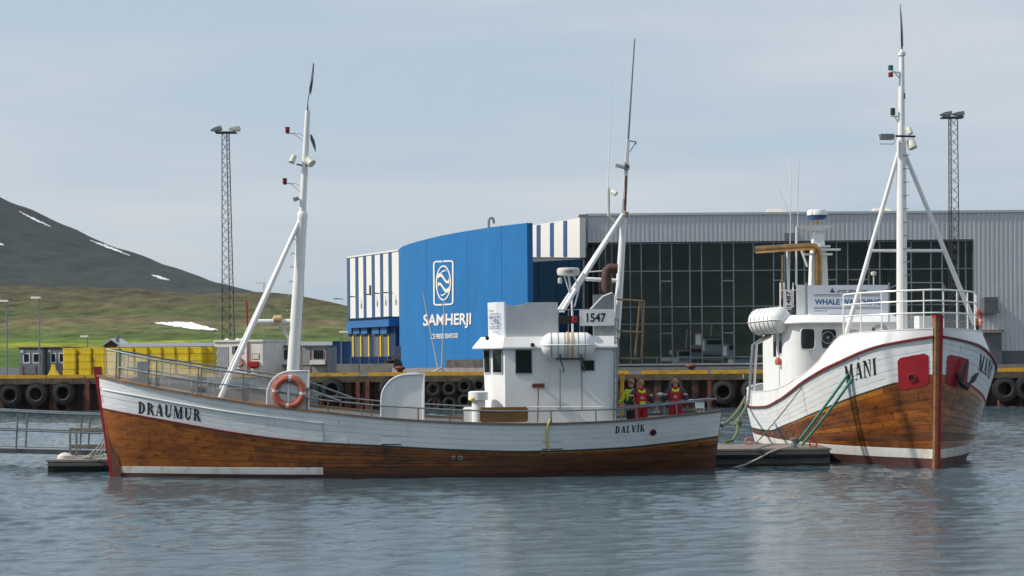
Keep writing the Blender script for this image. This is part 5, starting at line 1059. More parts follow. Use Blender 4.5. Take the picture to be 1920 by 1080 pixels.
for sd in (1, -1):
    for nm, a, b, mt, o in (('boot_stripe', lambda u: .31, lambda u: .64, 'boot_white', .016), ('bottom_paint', lambda u: -.7, lambda u: .31, 'antifoul', .01)):
        m = MB(); band(m, SM, sd, UGM, a, b, o, -.02); m.build(nm, mt, hm_, 40, False)
    m = MB(); band(m, SM, sd, UGM, lambda u: us_(u) - .05, lambda u: us_(u) + .05, .075, 0, .02); m.build('rubbing_strake', 'red_dark', hm_, 40, False)
    UB = [u for u in UGM if u < 13.6 / LM] + [13.6 / LM]
    m = MB(); shell(m, SM, sd, UGM, lambda u: us_(u) + .04, ut, .0, 4); shell(m, SM, sd, UGM, lambda u: us_(u) - .3, ut, -.09, 3)
    rows = []
    for u in UGM: rows.append([SO(SM, u, ut(u), sd, .015), SO(SM, u, ut(u), sd, .015) + Vector((0, 0, .035)), SO(SM, u, ut(u), sd, -.11) + Vector((0, 0, .035)), SO(SM, u, ut(u), sd, -.11)])
    m.loft(rows); m.build('bulwark', 'white', hm_, 40, False)
    if sd == 1: m = MB(); band(m, SM, sd, [u for u in UGM if u > .035], lambda u: ub(u) - .03, lambda u: ub(u) + .02, .028, 0); m.build('seam_strip', 'green_dark', hm_, 40, False)
    else: m = MB(); band(m, SM, sd, [u for u in UGM if u > .02], lambda u: ub(u) - .04, lambda u: ub(u) + .04, .035, 0); m.build('seam_strip', 'red_paint', hm_, 40, False)
m = MB(); m.loft([[SO(SM, u, us_(u) - .05, 1, -.1), SO(SM, u, us_(u) - .05, -1, -.1)] for u in UGM[1:-1]], cap=False, closed=False); m.build('deck', 'deck', hm_, 40, False)
# stem: golden face with red starboard cheek
def stem_row(z, w_, f0, f1): x = -.30 * z / 4.4; return x, w_, f0, f1
rowsA, rowsB = [], []
for z, w_ in ((-.6, .10), (.3, .11), (1.5, .115), (3, .125), (4.2, .135), (4.98, .14)):
    x = -.30 * z / 4.4; rowsA.append([Vector((x + .12, .15, z)), Vector((x - .16, w_ * .9, z)), Vector((x - .17, .012, z)), Vector((x + .12, .012, z))]); rowsB.append([Vector((x + .12, .010, z)), Vector((x - .175, .010, z)), Vector((x - .16, -w_ * .9, z)), Vector((x + .12, -.16, z))])
m = MB(); m.loft(rowsA); m.build('stem', 'cap_wood', hm_, 30, False); m = MB(); m.loft(rowsB); m.build('stem_cheek', 'red_paint', hm_, 30, False)
m = MB(); m.loft([[Vector((a, b, z)) for a, b in ((-.53, .135), (-.53, -.135), (-.2, -.16), (-.2, .16))] for z in (4.985, 5.07)]); m.build('stem_cap', 'red_paint', hm_, 30, False)
# arc-length mapping on the bow
def arc_pt(s, z, sd, out):
    u, acc, p = 0.0, 0.0, SM(0, z, sd)
    while acc < s and u < .5:
        u2 = u + .0015; q = SM(u2, z, sd); acc += (q - p).length; u, p = u2, q
    return SO(SM, u, z, sd, out)
def bow_patch(nm, mt, sd, s0, s1, zc0, zc1, hh, rr=.16):
    m = MB(); n = 10; pts = []
    for k in range(n + 1):
        s = k / n; e = 0
        for a, b in ((s * (s1 - s0), rr), ((1 - s) * (s1 - s0), rr)):
            if a < b: e = max(e, rr - math.sqrt(max(rr * rr - (rr - a) ** 2, 0)))
        zc = zc0 + (zc1 - zc0) * s; pts.append([arc_pt(s0 + (s1 - s0) * s, zc - hh / 2 + e * .6, sd, .03), arc_pt(s0 + (s1 - s0) * s, zc, sd, .034), arc_pt(s0 + (s1 - s0) * s, zc + hh / 2 - e * .6, sd, .03)])
    m.loft(pts, cap=False, closed=False); return m.build(nm, mt, hm_, 0, False)
rp = bow_patch('anchor_plate', 'red_paint', 1, .12, 1.15, 3.30, 3.12, 1.08); bow_patch('anchor_plate', 'red_paint', -1, .18, 1.35, 3.28, 3.10, 1.02)
for sd in (1,):
    p, q = arc_pt(.68, 3.02, sd, .03), arc_pt(.68, 3.02, sd, .2); n_ = (q - p).normalized(); m = MB(); m.lathe(p, n_, [(0, .15), (.05, .15), (.055, .10), (.02, .095), (.02, .005)], 16); hr = m.build('hawse_pipe', 'red_paint', rp, 40, False); m = MB(); m.lathe(p, n_, [(.022, .094), (.03, .005)], 14); m.build('hole', 'black', hr, 40, False)
def bow_text(txt, sd, s0, s1, z0, z1, hgt):
    polys, wd = serif_text(txt)
    def fn(x, y): s = x / wd; s = s if sd == 1 else s; a = (s1 - (s1 - s0) * s) if sd == 1 else (s0 + (s1 - s0) * s); return arc_pt(a, z0 + (z1 - z0) * s + y * hgt, sd, .02)
    polys_on(polys, fn).build('lettering', 'letter', hm_, 0, False)
bow_text('MÁNI', 1, 1.92, 3.18, 2.84, 3.12, .56); bow_text('MÁNI', -1, 2.05, 3.35, 3.22, 2.92, .56)
# anchor hanging on the starboard plate
p, q = arc_pt(.72, 2.92, -1, .05), arc_pt(.72, 2.92, -1, .3); n_ = (q - p).normalized(); t_ = Vector((-n_.y, n_.x, 0)); t_ = t_ if t_.y < 0 else -t_; up = Vector((0, 0, 1))
def anp(a, b, o): return p + t_ * a + up * b + n_ * o
an = obj('anchor', None, MN)
m = MB(); m.path([anp(-.05, .25, .02), anp(0, 0, .12), anp(.05, -.12, .16)], [.05, .09, .07], 8); m.build('shank', 'black', an, 40, False)
m = MB(); m.path([anp(-.12, .05, .12), anp(.05, -.14, .18), anp(.30, -.22, .18), anp(.42, -.10, .18)], [.06, .10, .09, .05], 8); m.build('crown', 'black', an, 40, False)
for q0, q1 in ((anp(-.02, -.02, .2), anp(.30, .72, .22)), (anp(.25, -.2, .2), anp(.86, .26, .24))):
    dr = (q1 - q0).normalized(); s_ = n_.cross(dr).normalized(); L_ = (q1 - q0).length; m = MB()
    m.loft([[q0 + dr * L_ * t + s_ * w_, q0 + dr * L_ * t + n_ * .05, q0 + dr * L_ * t - s_ * w_, q0 + dr * L_ * t - n_ * .04] for t, w_ in ((0, .05), (.35, .07), (.55, .13), (.8, .10), (1, .015))]); m.build('fluke', 'black', an, 30, False)
# bow rails with clear panels
def rim(s, h, sd, ins=.18):      # point above the bulwark, s = distance behind the stem
    x = max(s, .0); u = x / LM; q = SO(SM, u, ut(u), sd, -ins); q.y = sd * max(sd * q.y, 0.02); return Vector((q.x + .12, q.y, ut(min(u, .13)) * .35 + 4.5 * .65 + h))
def rim_path(h, s_end): 
    sv = [s_end * (1 - k / 16) ** 1.5 for k in range(17)]; return [rim(s, h, 1) for s in sv] + [rim(s, h, -1) for s in sv[::-1][1:]]
rl = obj('bow_rail', None, MN)
for nm, h, r_ in (('top_rail', 1.38, .032), ('middle_rail', 1.02, .026), ('lower_rail', .62, .026)): m = MB(); m.path(rim_path(h, 2.6), r_, 7); m.build(nm, 'white_gloss', rl, 40, False)
for sd in (1, -1):
    for s in (2.6, 1.75, 1.05, .5, .12):
        m = MB(); a = rim(s, -.1, sd); m.path([a, rim(s, 1.38, sd)], .036 if s > 2 else .024, 7); m.build('stanchion', 'white_gloss', rl, 40, False)
    for s0, s1 in ((2.58, 1.77), (1.73, 1.07), (1.03, .52), (.48, .14)):
        m = MB(); m.loft([[rim(s0 + (s1 - s0) * k / 4, -.08, sd), rim(s0 + (s1 - s0) * k / 4, .60, sd)] for k in range(5)], cap=False, closed=False); m.build('clear_panel', 'plexi', rl, 0, False)
m = MB(); a = [ML(x, y, 5.2) for x, y in ((1648, 548), (1668, 541), (1690, 530), (1768, 530), (1775, 545))]; m.path(a, .022, 6)
for x in (1667, 1768): m.path([ML(x, 533, 5.2), ML(x, 610, 5.2)], .03, 6)
m.build('inner_rail', 'galv', rl, 40, False)
c = ML(1835, 598, 2.7); lb2 = lifebuoy(Ms + Matrix.Rotation(math.pi / 2 + TH, 3, 'Z') @ c, (.9, -.5, 0), .36, 'orange lifebuoy on the bow rail of the boat lettered MÁNI', ('orange_faded', 'reflective'))
# fairlead with mooring rope leaving it, and a small fender tyre ring on the rail
p = ML(1649, 620, 1.4); m = MB(); m.path([p + Vector((-.05, .22 * math.cos(a), .17 * math.sin(a))) for a in np.linspace(0, 6.28, 17)], .07, 8); m.build('fairlead', 'black', MN, 40, False)
p = ML(1827, 620, 1.9); m = MB(); m.path([p + Vector((-.05, .10 * math.cos(a), .17 * math.sin(a))) for a in np.linspace(0, 6.28, 17)], .05, 8); m.build('fairlead', 'black', MN, 40, False)
m = MB(); a, b = ML(1724, 622, 2.2), ML(1763, 592, 2.2); m.box(2.2, 2.8, b.y, a.y, a.z - .4, b.z); m.build('deck_box', 'white', MN, 0, False)
# mast with tripod legs
mx_ = 4.0; m = MB(); B0, K0, T0 = ML(1691, 640, mx_), ML(1690, 280, mx_), ML(1691, 100, mx_); B0.z -= 1.0
m.path([B0, ML(1691, 590, mx_), K0, K0 + Vector((0, 0, .35))], [.20, .19, .165, .16], 16); m.path([K0 + Vector((0, 0, .3)), ML(1690.5, 180, mx_), T0], [.125, .11, .085], 14); m.lathe(T0, (0, 0, 1), [(-.1, .09), (-.08, .13), (.04, .13), (.06, .06), (.14, .04)], 14); ms_ = m.build('mast', 'white_gloss', MN, 40, False)
for px, py, s_ in ((1602, 575, 1), (1819, 588, -1)): m = MB(); q = ML(px, py, 4.3); q2 = q + (q - ML(1690, 280, mx_)) * .22; m.path([ML(1690 - s_ * 4, 282, mx_), q2], [.075, .085], 10); m.build('mast_leg', 'white_gloss', ms_, 40, False)
m = MB(); m.path([ML(1634, 470, 4.15), ML(1767, 470, 4.15)], .055, 8); m.build('cross_tube', 'white_gloss', ms_, 40, False)
for py in range(292, 540, 25): m = MB(); q = ML(1690, py, mx_); m.path([q + Vector((-.17, 0, 0)), q + Vector((-.17, -.22, .0)), q + Vector((-.17, -.24, .05))], .014, 5); m.build('step_iron', 'galv', ms_, 40, False)
m = MB(); m.path([T0 + Vector((0, 0, .1)), ML(1688, 8, mx_)], [.03, .012], 6); fpm = m.build('flag_pole', 'dark_metal', ms_, 40, False)
m = MB(); m.loft([[ML(x, y, mx_), ML(x + w_, y, mx_ + .05), ML(x + w_ / 2, y, mx_ - .05)] for x, y, w_ in ((1687.5, 14, 1.5), (1687.5, 30, 3.5), (1689, 50, 3.5), (1691, 70, 2.5), (1692.5, 88, 1.2))]); m.build('flag', 'plinth', fpm, 40, False)
def lampM(px, py, h_, r_, mt): p = ML(px, py, mx_); m = MB(); m.lathe(p, (0, 0, 1), [(-h_ / 2, r_ * .9), (-h_ * .42, r_ * 1.1), (-h_ * .38, r_), (h_ * .38, r_), (h_ * .42, r_ * 1.1), (h_ / 2, r_ * .8)], 14); return m.build('navigation_lamp', mt, ms_, 40, False)
lampM(1670, 127, .17, .09, 'lamp_green'); lampM(1670, 140, .16, .085, 'lamp_red'); lampM(1692, 180, .20, .10, 'dark_metal'); lampM(1674, 209, .24, .085, 'dark_metal')
m = MB(); m.path([ML(1672, 134, mx_), ML(1690, 137, mx_)], .03, 6); m.path([ML(1678, 136, mx_), ML(1689, 150, mx_)], .022, 6); m.path([ML(1669, 217, mx_), ML(1690, 219, mx_)], .03, 6); m.path([ML(1677, 218, mx_), ML(1689, 238, mx_)], .022, 6); m.build('lamp_arm', 'white_gloss', ms_, 40, False)
m = MB(); m.path([ML(1679, 255, mx_ - .25), ML(1716, 256, mx_ - .25)], .04, 6); m.build('lamp_bar', 'dark_metal', ms_, 40, False)
m = MB(); a, b = ML(1649, 262, mx_ - .2), ML(1674, 252, mx_ - .2); m.box(mx_ - .4, mx_ - .1, b.y, a.y, a.z, b.z); sl_ = m.build('searchlight', 'galv', ms_, 0, False); m = MB(); m.path([ML(1648, 256, mx_ - .3), ML(1649, 270, mx_ - .3), ML(1676, 270, mx_ - .3), ML(1678, 262, mx_ - .3)], .02, 6); m.build('yoke', 'white_gloss', sl_, 40, False)
for px, py, r_, ln in ((1705, 245, .09, .26), (1709, 270, .15, .34)): p = ML(px, py, mx_ - .2); m = MB(); ax = Vector((-.3, -.25, -.9)).normalized(); m.lathe(p - ax * ln / 2, ax, [(0, r_ * .8), (ln * .1, r_), (ln, r_ * 1.05), (ln, r_ * .85), (ln * .95, .01)], 14); m.build('floodlight', 'offwhite', ms_, 40, False)
# wheelhouse
wx, hw = 11.0, 2.28; zro, zeu = ML(1520, 590, wx).z, ML(1520, 607, wx).z
def wplanM(o, n=7):      # rounded front, straight sides running aft
    pts = []; r_ = .95
    for k in range(n + 1): a = R(90 * k / n); pts.append((wx + r_ - (r_ + o) * math.sin(a) if True else 0, hw - r_ + (r_ + o) * math.cos(a)))
    pts = [(wx + 4.4 + o, hw + o)] + pts; return pts + [(x, -y) for x, y in pts[::-1]]
m = MB(); m.loft([[Vector((x, y, z)) for x, y in wplanM(0)] for z in (1.5, zeu + .02)]); whm = m.build('wheelhouse', 'white', MN, 30, False)
m = MB(); m.loft([[Vector((x, y, zeu)) for x, y in wplanM(.22)], [Vector((x, y, zeu + .05)) for x, y in wplanM(.24)], [Vector((x, y, zro - .05)) for x, y in wplanM(-.05)], [Vector((x, y, zro)) for x, y in wplanM(-.2)]]); m.build('roof', 'white', whm, 30, False)
def win_front(pxc, wpx, yt, yb):
    m = MB(); poly = []
    for k in range(20):
        a = 6.2832 * k / 20; cx, sy = math.cos(a), math.sin(a); poly.append((pxc + wpx / 2 * math.copysign(abs(cx) ** .35, cx), (yt + yb) / 2 - (yb - yt) / 2 * math.copysign(abs(sy) ** .45, sy)))
    m.prism([ML(a, b, wx - .012) for a, b in poly], (-.004, 0, 0)); g = m.build('window', 'window', whm, 0, False); c_ = (pxc, (yt + yb) / 2)
    m = MB(); m.path([ML(c_[0] + (a - c_[0]) * 1.06, c_[1] + (b - c_[1]) * 1.05, wx - .02) for a, b in poly + poly[:1]], .028, 6, cap=False); m.build('window_frame', 'white_gloss', g, 40, False); return g
win_front(1514.5, 26, 616.5, 654.5); g2 = win_front(1554, 28, 617, 654); win_front(1596, 28, 617, 654)
m = MB(); c = ML(1552, 633, wx - .05); m.path([c + Vector((0, .23 * math.cos(a), .23 * math.sin(a))) for a in np.linspace(0, 6.28, 25)], .014, 6, cap=False); m.lathe(c, (-1, 0, 0), [(0, .05), (.03, .045), (.04, .01)], 12); m.path([c + Vector((0, -.22, .05)), c + Vector((0, -.4, -.0))], .02, 5); m.build('clear_view_screen', 'steel', g2, 40, False)
for lx0, lx1, z0, z1 in ((wx + 1.05, wx + 1.5, 3.85, 4.75), (wx + 2.0, wx + 2.5, 3.7, 4.6)): m = MB(); m.box(lx0, lx1, hw + .002, hw + .012, z0, z1); g = m.build('side_window', 'window', whm, 0, False)
m = MB(); q = ML(1474, 677, wx + 1.2); m.lathe((wx + 1.2, hw + .12, q.z), (0, 0, 1), [(-.16, .02), (-.14, .12), (.05, .13), (.16, .05)], 10); m.build('horn', 'orange', whm, 40, False)
m = MB(); m.path([ML(1460, 688, wx + 1.4), ML(1470, 687, wx + 1.4)], .035, 6); m.build('door_handle', 'white_gloss', whm, 40, False)
# roof gear
def mbox(nm, mt, pxl, pxr, pyt, pyb, lx, th, par, drop=0): a, b = ML(pxl, pyb, lx), ML(pxr, pyt, lx); m = MB(); m.box(lx, lx + th, b.y, a.y, a.z - drop, b.z); return m.build(nm, mt, par, 0, False), a, b
lxs = 12.0; sb, a, b = mbox('banner', 'sign_white', 1515, 1665, 534, 589, lxs, .05, whm)
def bn(px, py): v = ML(px, py, lxs); return Vector((lxs - .006, v.y, v.z))
def bn_text(s, x0, x1, y0, y1, mt, bold): sans_on(s, lambda x, y: bn(x0 + (x1 - x0) * x, y1 + (y0 - y1) * y), bold).build('lettering', mt, sb, 0, False)
bn_text('WHALE WATCHING', 1527.5, 1652, 561, 571.5, 'sign_blue', .035); bn_text('arctic adventures', 1570, 1626, 541.5, 549, 'sign_navy', .01); bn_text('adventures.is', 1526.5, 1550, 581, 584, 'sign_navy', 0)
for y in (552, 554.5, 575.5, 578.2): polys_on([[(1526, y), (1652, y), (1652, y + .9), (1526, y + .9)]], lambda x, y: bn(x, y)).build('banner_line', 'sign_navy', sb, 0, False)
polys_on([[(1555, 548), (1559, 543.5), (1563, 545), (1567, 547.5), (1561, 549)], [(1558, 543), (1561, 539.5), (1563, 544)]], bn).build('emblem', 'sign_navy', sb, 0, False)
mbox('side_banner', 'white', 1494, 1510, 534, 590, lxs + .1, .04, whm); m = MB()
for px in (1512, 1667): m.path([ML(px, 530, lxs + .06), ML(px, 592, lxs + .06)], .035, 6)
m.build('banner_post', 'galv', whm, 40, False)
nbd, a, b = mbox('number_board', 'white', 1472.5, 1484.5, 543, 578, 12.6, .03, whm)
sans_on('1487', lambda x, y: Vector((12.594, a.y + (b.y - a.y) * (.85 - .7 * y), a.z + (b.z - a.z) * (.92 - .84 * (1 - x)))), .03).build('lettering', 'letter', nbd, 0, False)
m = MB()
for px in (1463, 1470, 1487): m.path([ML(px, 530, 12.7), ML(px, 596, 12.7)], .03, 6)
for py in (544, 580): m.path([ML(1462, py, 12.7), ML(1492, py, 12.7)], .022, 6)
m.build('roof_rail', 'white_gloss', whm, 40, False)
mbox('roof_locker', 'dark_metal', 1486, 1498, 577, 591, 12.5, .5, whm, .1)
for x0, y0, x1, y1, r_ in ((1484, 300, 1480, 543, .016), (1498, 298, 1493, 535, .016), (1461, 356, 1482, 405, .012), (1476, 470, 1478, 560, .05), (1493, 425, 1493, 535, .045), (1468, 478, 1467, 560, .06)):
    m = MB(); m.path([ML(x0, y0, 13), ML(x1, y1, 13)], r_, 6); m.build('antenna' if r_ < .03 else 'antenna_post', 'white_gloss' if r_ < .055 else 'brown_pipe', whm, 40, False)
# radar mast
lr = 13.3; m = MB(); 
def sec(px, py, w_, dpt): c = ML(px, py, lr); return [c + Vector((dpt * a, w_ * b, 0)) for a, b in ((-1, -1), (1, -1), (1, 1), (-1, 1))]
m.loft([sec(1534, 600, .36, .3), sec(1534, 530, .34, .28), sec(1534, 480, .30, .25), sec(1533, 445, .20, .18), sec(1533, 424, .09, .1)]); rm_ = m.build('radar_mast', 'white_gloss', whm, 30, False)
m = MB(); q = ML(1531, 424, lr); m.loft([[q + Vector((-.3, y, .02)), q + Vector((.3, y, .02)), q + Vector((.25, y * .9, -t)), q + Vector((-.25, y * .9, -t))] for y, t in ((.78, .03), (.1, .22), (-.1, .22), (-.75, .03))]); m.build('radar_platform', 'white_gloss', rm_, 30, False)
q = ML(1532, 416, lr); m = MB(); m.lathe(q, (0, 0, 1), [(-.1, .12), (.02, .11)], 12); m.build('radar_neck', 'brass', rm_, 40, False); q = ML(1532, 411, lr); hh_ = ML(1532, 394, lr).z - q.z; m = MB(); m.lathe(q, (0, 0, 1), [(0, .27), (.04, .36), (hh_ * .42, .405)], 26, cap=False); m.build('radar_underside', 'blue_fin', rm_, 40, False); m = MB(); m.lathe(q, (0, 0, 1), [(hh_ * .42, .405), (hh_ * .85, .40), (hh_, .36), (hh_ + .01, .01)], 26, cap=False); m.build('radar_dome', 'white_gloss', rm_, 40, False)
m = MB()
for y, x0, x1 in ((468, 1536, 1575), (462, 1536, 1556), (477, 1507, 1560)): p0, p1 = ML(x0, y, lr - .3), ML(x1, y, lr - .3); m.box(lr - .4, lr - .2, p1.y, p0.y, p0.z - .04, p0.z + .04)
m.build('aerial_arm', 'white_gloss', rm_, 0, False)
m = MB(); m.path([ML(1503, 470, lr - .2), ML(1514, 500, lr - .2)], .05, 6); m.build('horn', 'white_gloss', rm_, 40, False)
m = MB(); pts = [(1416, 468.5), (1470, 465), (1518, 462), (1527, 463.5), (1533, 469), (1535, 478), (1535, 500), (1534.5, 545)]; m.path([ML(x, y, lr - .6) for x, y in pts], .15, 14); m.build('exhaust_pipe', 'brass', whm, 40, False)
q = ML(1638, 513, 12.3); m = MB(); m.lathe(q, (0, 0, 1), [(-.08, .05), (-.06, .10), (.06, .12), (.08, .06)], 14); m.path([q - Vector((0, 0, .05)), q - Vector((0, 0, 1.4))], .025, 6); m.build('satellite_dome', 'offwhite', whm, 40, False)
# life raft on the port quarter frame
lr2 = 12.2; c = ML(1443, 602, lr2); rf = raft(MN, c, (-.80, -.62, .06), .53, 1.75, False)
fr_ = obj('raft_frame', None, MN)
for pts in ([(1404, 757), (1411, 647), (1440, 628), (1463, 622)], [(1412, 757), (1419, 645), (1446, 630)]): m = MB(); m.path([ML(x, y, lr2 + .3) for x, y in pts], .055, 7); m.build('frame_tube', 'white_gloss' if pts[0][0] > 1408 else 'galv', fr_, 40, False)
m = MB(); m.path([ML(1428, 634, lr2), ML(1462, 620, lr2)], .06, 6); m.build('cradle', 'brown_pipe', fr_, 40, False)
mbox('bulwark_gate', 'green_dark', 1437.5, 1441, 737, 763, 9.6, .06, MN)

# ------------------------------------------------------------------ pontoons, gangway, ropes
def pontoon(px0, px1, yf, yb, ztop, label, lpx):
    x0, x1 = GX(px0, yf, 0), GX(px1, yf, 0); t = thing('pontoon', label, 'pontoon', ((x0 + x1) / 2, yf, 0), group='floating pontoons'); m = MB(); m.box(x0, x1, yf, yb, -.5, ztop - .06); m.build('float', 'pontoon_side', t, 0)
    m = MB(); m.box(x0 - .004, x1 + .004, yf - .006, yb, -.5, .09); m.build('weed_line', 'weed', t, 0)
    m = MB(); m.box(x0 - .05, x1 + .05, yf - .05, yb + .05, ztop - .06, ztop); m.build('deck', 'pontoon_deck', t, 0); m = MB(); m.box(x0 - .05, x1 + .05, yf - .055, yf + .10, ztop - .058, ztop + .012); m.build('edge_beam', 'concrete', t, 0)
    seg = 1.9; n = int((x1 - x0) / seg); seg = (x1 - x0) / n
    for k in range(n):
        m = MB(); a = x0 + k * seg; m.loft([[Vector((xx, yf - .05 - dy, ztop - .09 - dz)) for dy, dz in ((0, 0), (.12, .02), (.16, .10), (.12, .19), (0, .21))] for xx in (a + .05, a + seg - .05)]); f = m.build('fender', 'rubber', t, 40)
        for dz in (.05, .16): m = MB(); m.lathe((a + .0, yf - .06, ztop - .09 - dz), (0, -1, 0), [(0, .03), (.05, .03), (.06, .01)], 8); m.build('bolt', 'galv', f)
    for k in range(0, n, 3):
        m = MB(); a = x0 + k * seg + .3; m.box(a, a + 1.5, yf - .012, yf - .001, ztop - .52, ztop - .34); m.build('recess', 'black', t, 0)
    for px in lpx: x = GX(px, yf + .5, ztop); m = MB(); m.lathe((x, yf + .5, ztop), (0, 0, 1), [(0, .14), (.03, .14), (.05, .09), (.26, .09), (.28, .14), (.34, .14), (.35, .02)], 14); m.build('bollard', 'galv', t)
    return t
PF = 61.95; pontoon(90, 470, PF, PF + 3.0, .42, 'floating pontoon behind the red bow, where the gangway lands', ()); pr_ = pontoon(900, 1556, PF, PF + 3.4, .60, 'floating pontoon between the two boats', (1489,))
p = W(122, 851, PF + 1.0); m = MB(); m.lathe((p.x, PF + 1, .42), (0, 0, 1), [(0, .27), (.10, .25), (.18, .15), (.21, .01)], 14); tag(m.build('float_buoy', 'offwhite'), 'small white buoy lying on the left pontoon', 'buoy')
for px, yy, lb in ((1525, PF + .35, 'orange mooring ring at the pontoon corner by the boat stem'), (1404, PF + 3.0, 'orange mooring ring at the back edge of the pontoon')):
    x = GX(px, yy, .7); m = MB(); m.path([Vector((x + .12 * math.cos(a), yy, .72 + .12 * math.sin(a))) for a in np.linspace(0, 6.28, 15)], .03, 6); m.box(x - .12, x + .12, yy - .06, yy + .06, .603, .64); tag(m.build('mooring_ring', 'orange_faded'), lb, 'ring', 'orange mooring rings')
# gangway
gd0, gd1 = 66.0, 67.3; t = thing('gangway', 'grey metal gangway with railings leading to the left pontoon', 'gangway', (W(120, 850, gd0).x, gd0, .3))
def gl(px, py, d): return W(px, py, d)
m = MB(); a, b, c, e = gl(-200, 836, gd0), gl(190, 845, gd0), gl(190, 854, gd0), gl(-200, 845, gd0); m.prism([a, b, c, e], (0, .1, 0)); m.prism([p + Vector((0, gd1 - gd0, 0)) for p in (a, b, c, e)], (0, .1, 0)); m.build('side_beam', 'plinth', t, 0)
m = MB(); m.prism([a + Vector((0, .1, -.02)), b + Vector((0, .1, -.02)), b + Vector((0, .1, -.06)), a + Vector((0, .1, -.06))], (0, gd1 - gd0 - .1, 0)); m.build('tread', 'galv', t, 0)
for dd_, nm in ((gd0, ''), (gd1, '')):
    o_ = dd_ - gd0; f_ = gd0 / dd_
    for y0, y1 in ((765, 778), (803, 812)): m = MB(); m.path([W(-200, y0 - 4, gd0) + Vector((0, o_, 0)), W(150, y1 - 1 + (0 if y0 < 790 else 0), gd0) + Vector((0, o_, 0)), W(192, y1, gd0) + Vector((0, o_, 0))], .036, 6); m.build('hand_rail', 'rail_grey', t)
    for px in (-60, 30, 150): m = MB(); m.path([W(px, 843, gd0) + Vector((0, o_, 0)), W(px + 3.5, 771 + (px + 60) * .03, gd0) + Vector((0, o_, 0))], .036, 6); m.build('stanchion', 'rail_grey', t)
m = MB(); m.path([W(152, 812, gd0), W(196, 795, gd0)], .03, 6); m.build('brace', 'rail_grey', t)
t = thing('timber_stand', 'small stand of pale posts with two boards at the gangway foot', 'frame', (W(140, 842, PF + 2.2).x, PF + 2.2, .42)); dq = PF + 2.2
for px in (131, 143): m = MB(); a = W(px, 842, dq); b = W(px, 803, dq); m.box(a.x - .035, a.x + .035, dq, dq + .07, .42, b.z); m.build('post', 'concrete', t, 0)
for y0, y1 in ((802, 809), (833, 841)): m = MB(); a, b = W(133, y1, dq + .13), W(206, y0, dq + .13); m.box(a.x, b.x, dq + .13, dq + .18, a.z, b.z); m.build('board', 'concrete', t, 0)
def sag(a, b, s, n=14): a, b = Vector(a), Vector(b); return [a.lerp(b, k / n) + Vector((0, 0, -s * 4 * (k / n) * (1 - k / n))) for k in range(n + 1)]
def rope(pts, r_, mt, label): m = MB(); m.path(pts, r_, 6); return tag(m.build('mooring_rope', mt), label, 'rope', 'mooring ropes')
RM = Matrix.Rotation(math.pi / 2 + TH, 3, 'Z'); toW = lambda v: Ms + RM @ Vector(v)
fl = toW(ML(1648, 620, 1.3)); bl = Vector((GX(1489, PF + .5, .8), PF + .5, .80))
rope(sag(fl, bl + Vector((.1, 0, -.05)), .05), .05, 'rope_green', 'green mooring rope from the fairlead to the bollard, upper strand'); rope(sag(fl + Vector((.1, -.1, -.05)), bl + Vector((.25, -.1, -.1)), .16), .05, 'rope_green', 'green mooring rope from the fairlead to the bollard, sagging lower strand')
rope(sag(toW(ML(1545, 668, 4.2)), (GX(1416, PF + 2.8, .65), PF + 2.8, .62), .12), .022, 'rope_olive', 'thin dark mooring line slanting down across the white hull')
kn = W(1384, 793, PF + 4.2); st0 = W(1353, 799, Y0 + .2)
m = MB(); m.path(sag(toW(ML(1404, 748, 15)), kn + Vector((-.05, 0, .1)), .1, 8) , .05, 8); m.path(sag(W(1398, 745, PF + 6), st0, .15, 10), .06, 8); m.path([kn, W(1382, 812, PF + 3.8), W(1374, 826, PF + 3.4), (GX(1358, PF + 3.0, .65), PF + 3.0, .68)], .06, 8)
m.lathe(kn, (.3, 0, 1), [(-.16, .04), (-.1, .14), (.06, .15), (.16, .05)], 10); tag(m.build('mooring_rope', 'rope_olive'), 'thick olive mooring rope with a knot between the two boats', 'rope', 'mooring ropes')
wr = [W(1489, 836, PF + .4), W(1460, 842, PF - .1), W(1447, 846, PF - .2), W(1425, 858, PF - .25), W(1398, 871, PF - .4), W(1370, 878.5, PF - .6), W(1338, 881, PF - .9)]
rope(wr, .028, 'rope_white', 'pale rope drooping from the pontoon to the water')
x = GX(158, PF + .7, .45)
for k in range(4): rope(sag((x + .05 * k, PF + .6 + .1 * k, .46), W(203 + k, 808 + k * 6, Y0 + .5), .16 + .05 * k), .022, 'rope_white', ['pale mooring line behind the red stem, uppermost of the bundle', 'pale mooring line behind the red stem, second of the bundle', 'pale mooring line behind the red stem, third of the bundle', 'pale mooring line behind the red stem, lowest of the bundle'][k])
rope([(x, PF + .5, .45), W(180, 857, PF + .2), W(207, 853, PF - .3)], .022, 'rope_green', 'thin green line lying on the left pontoon')

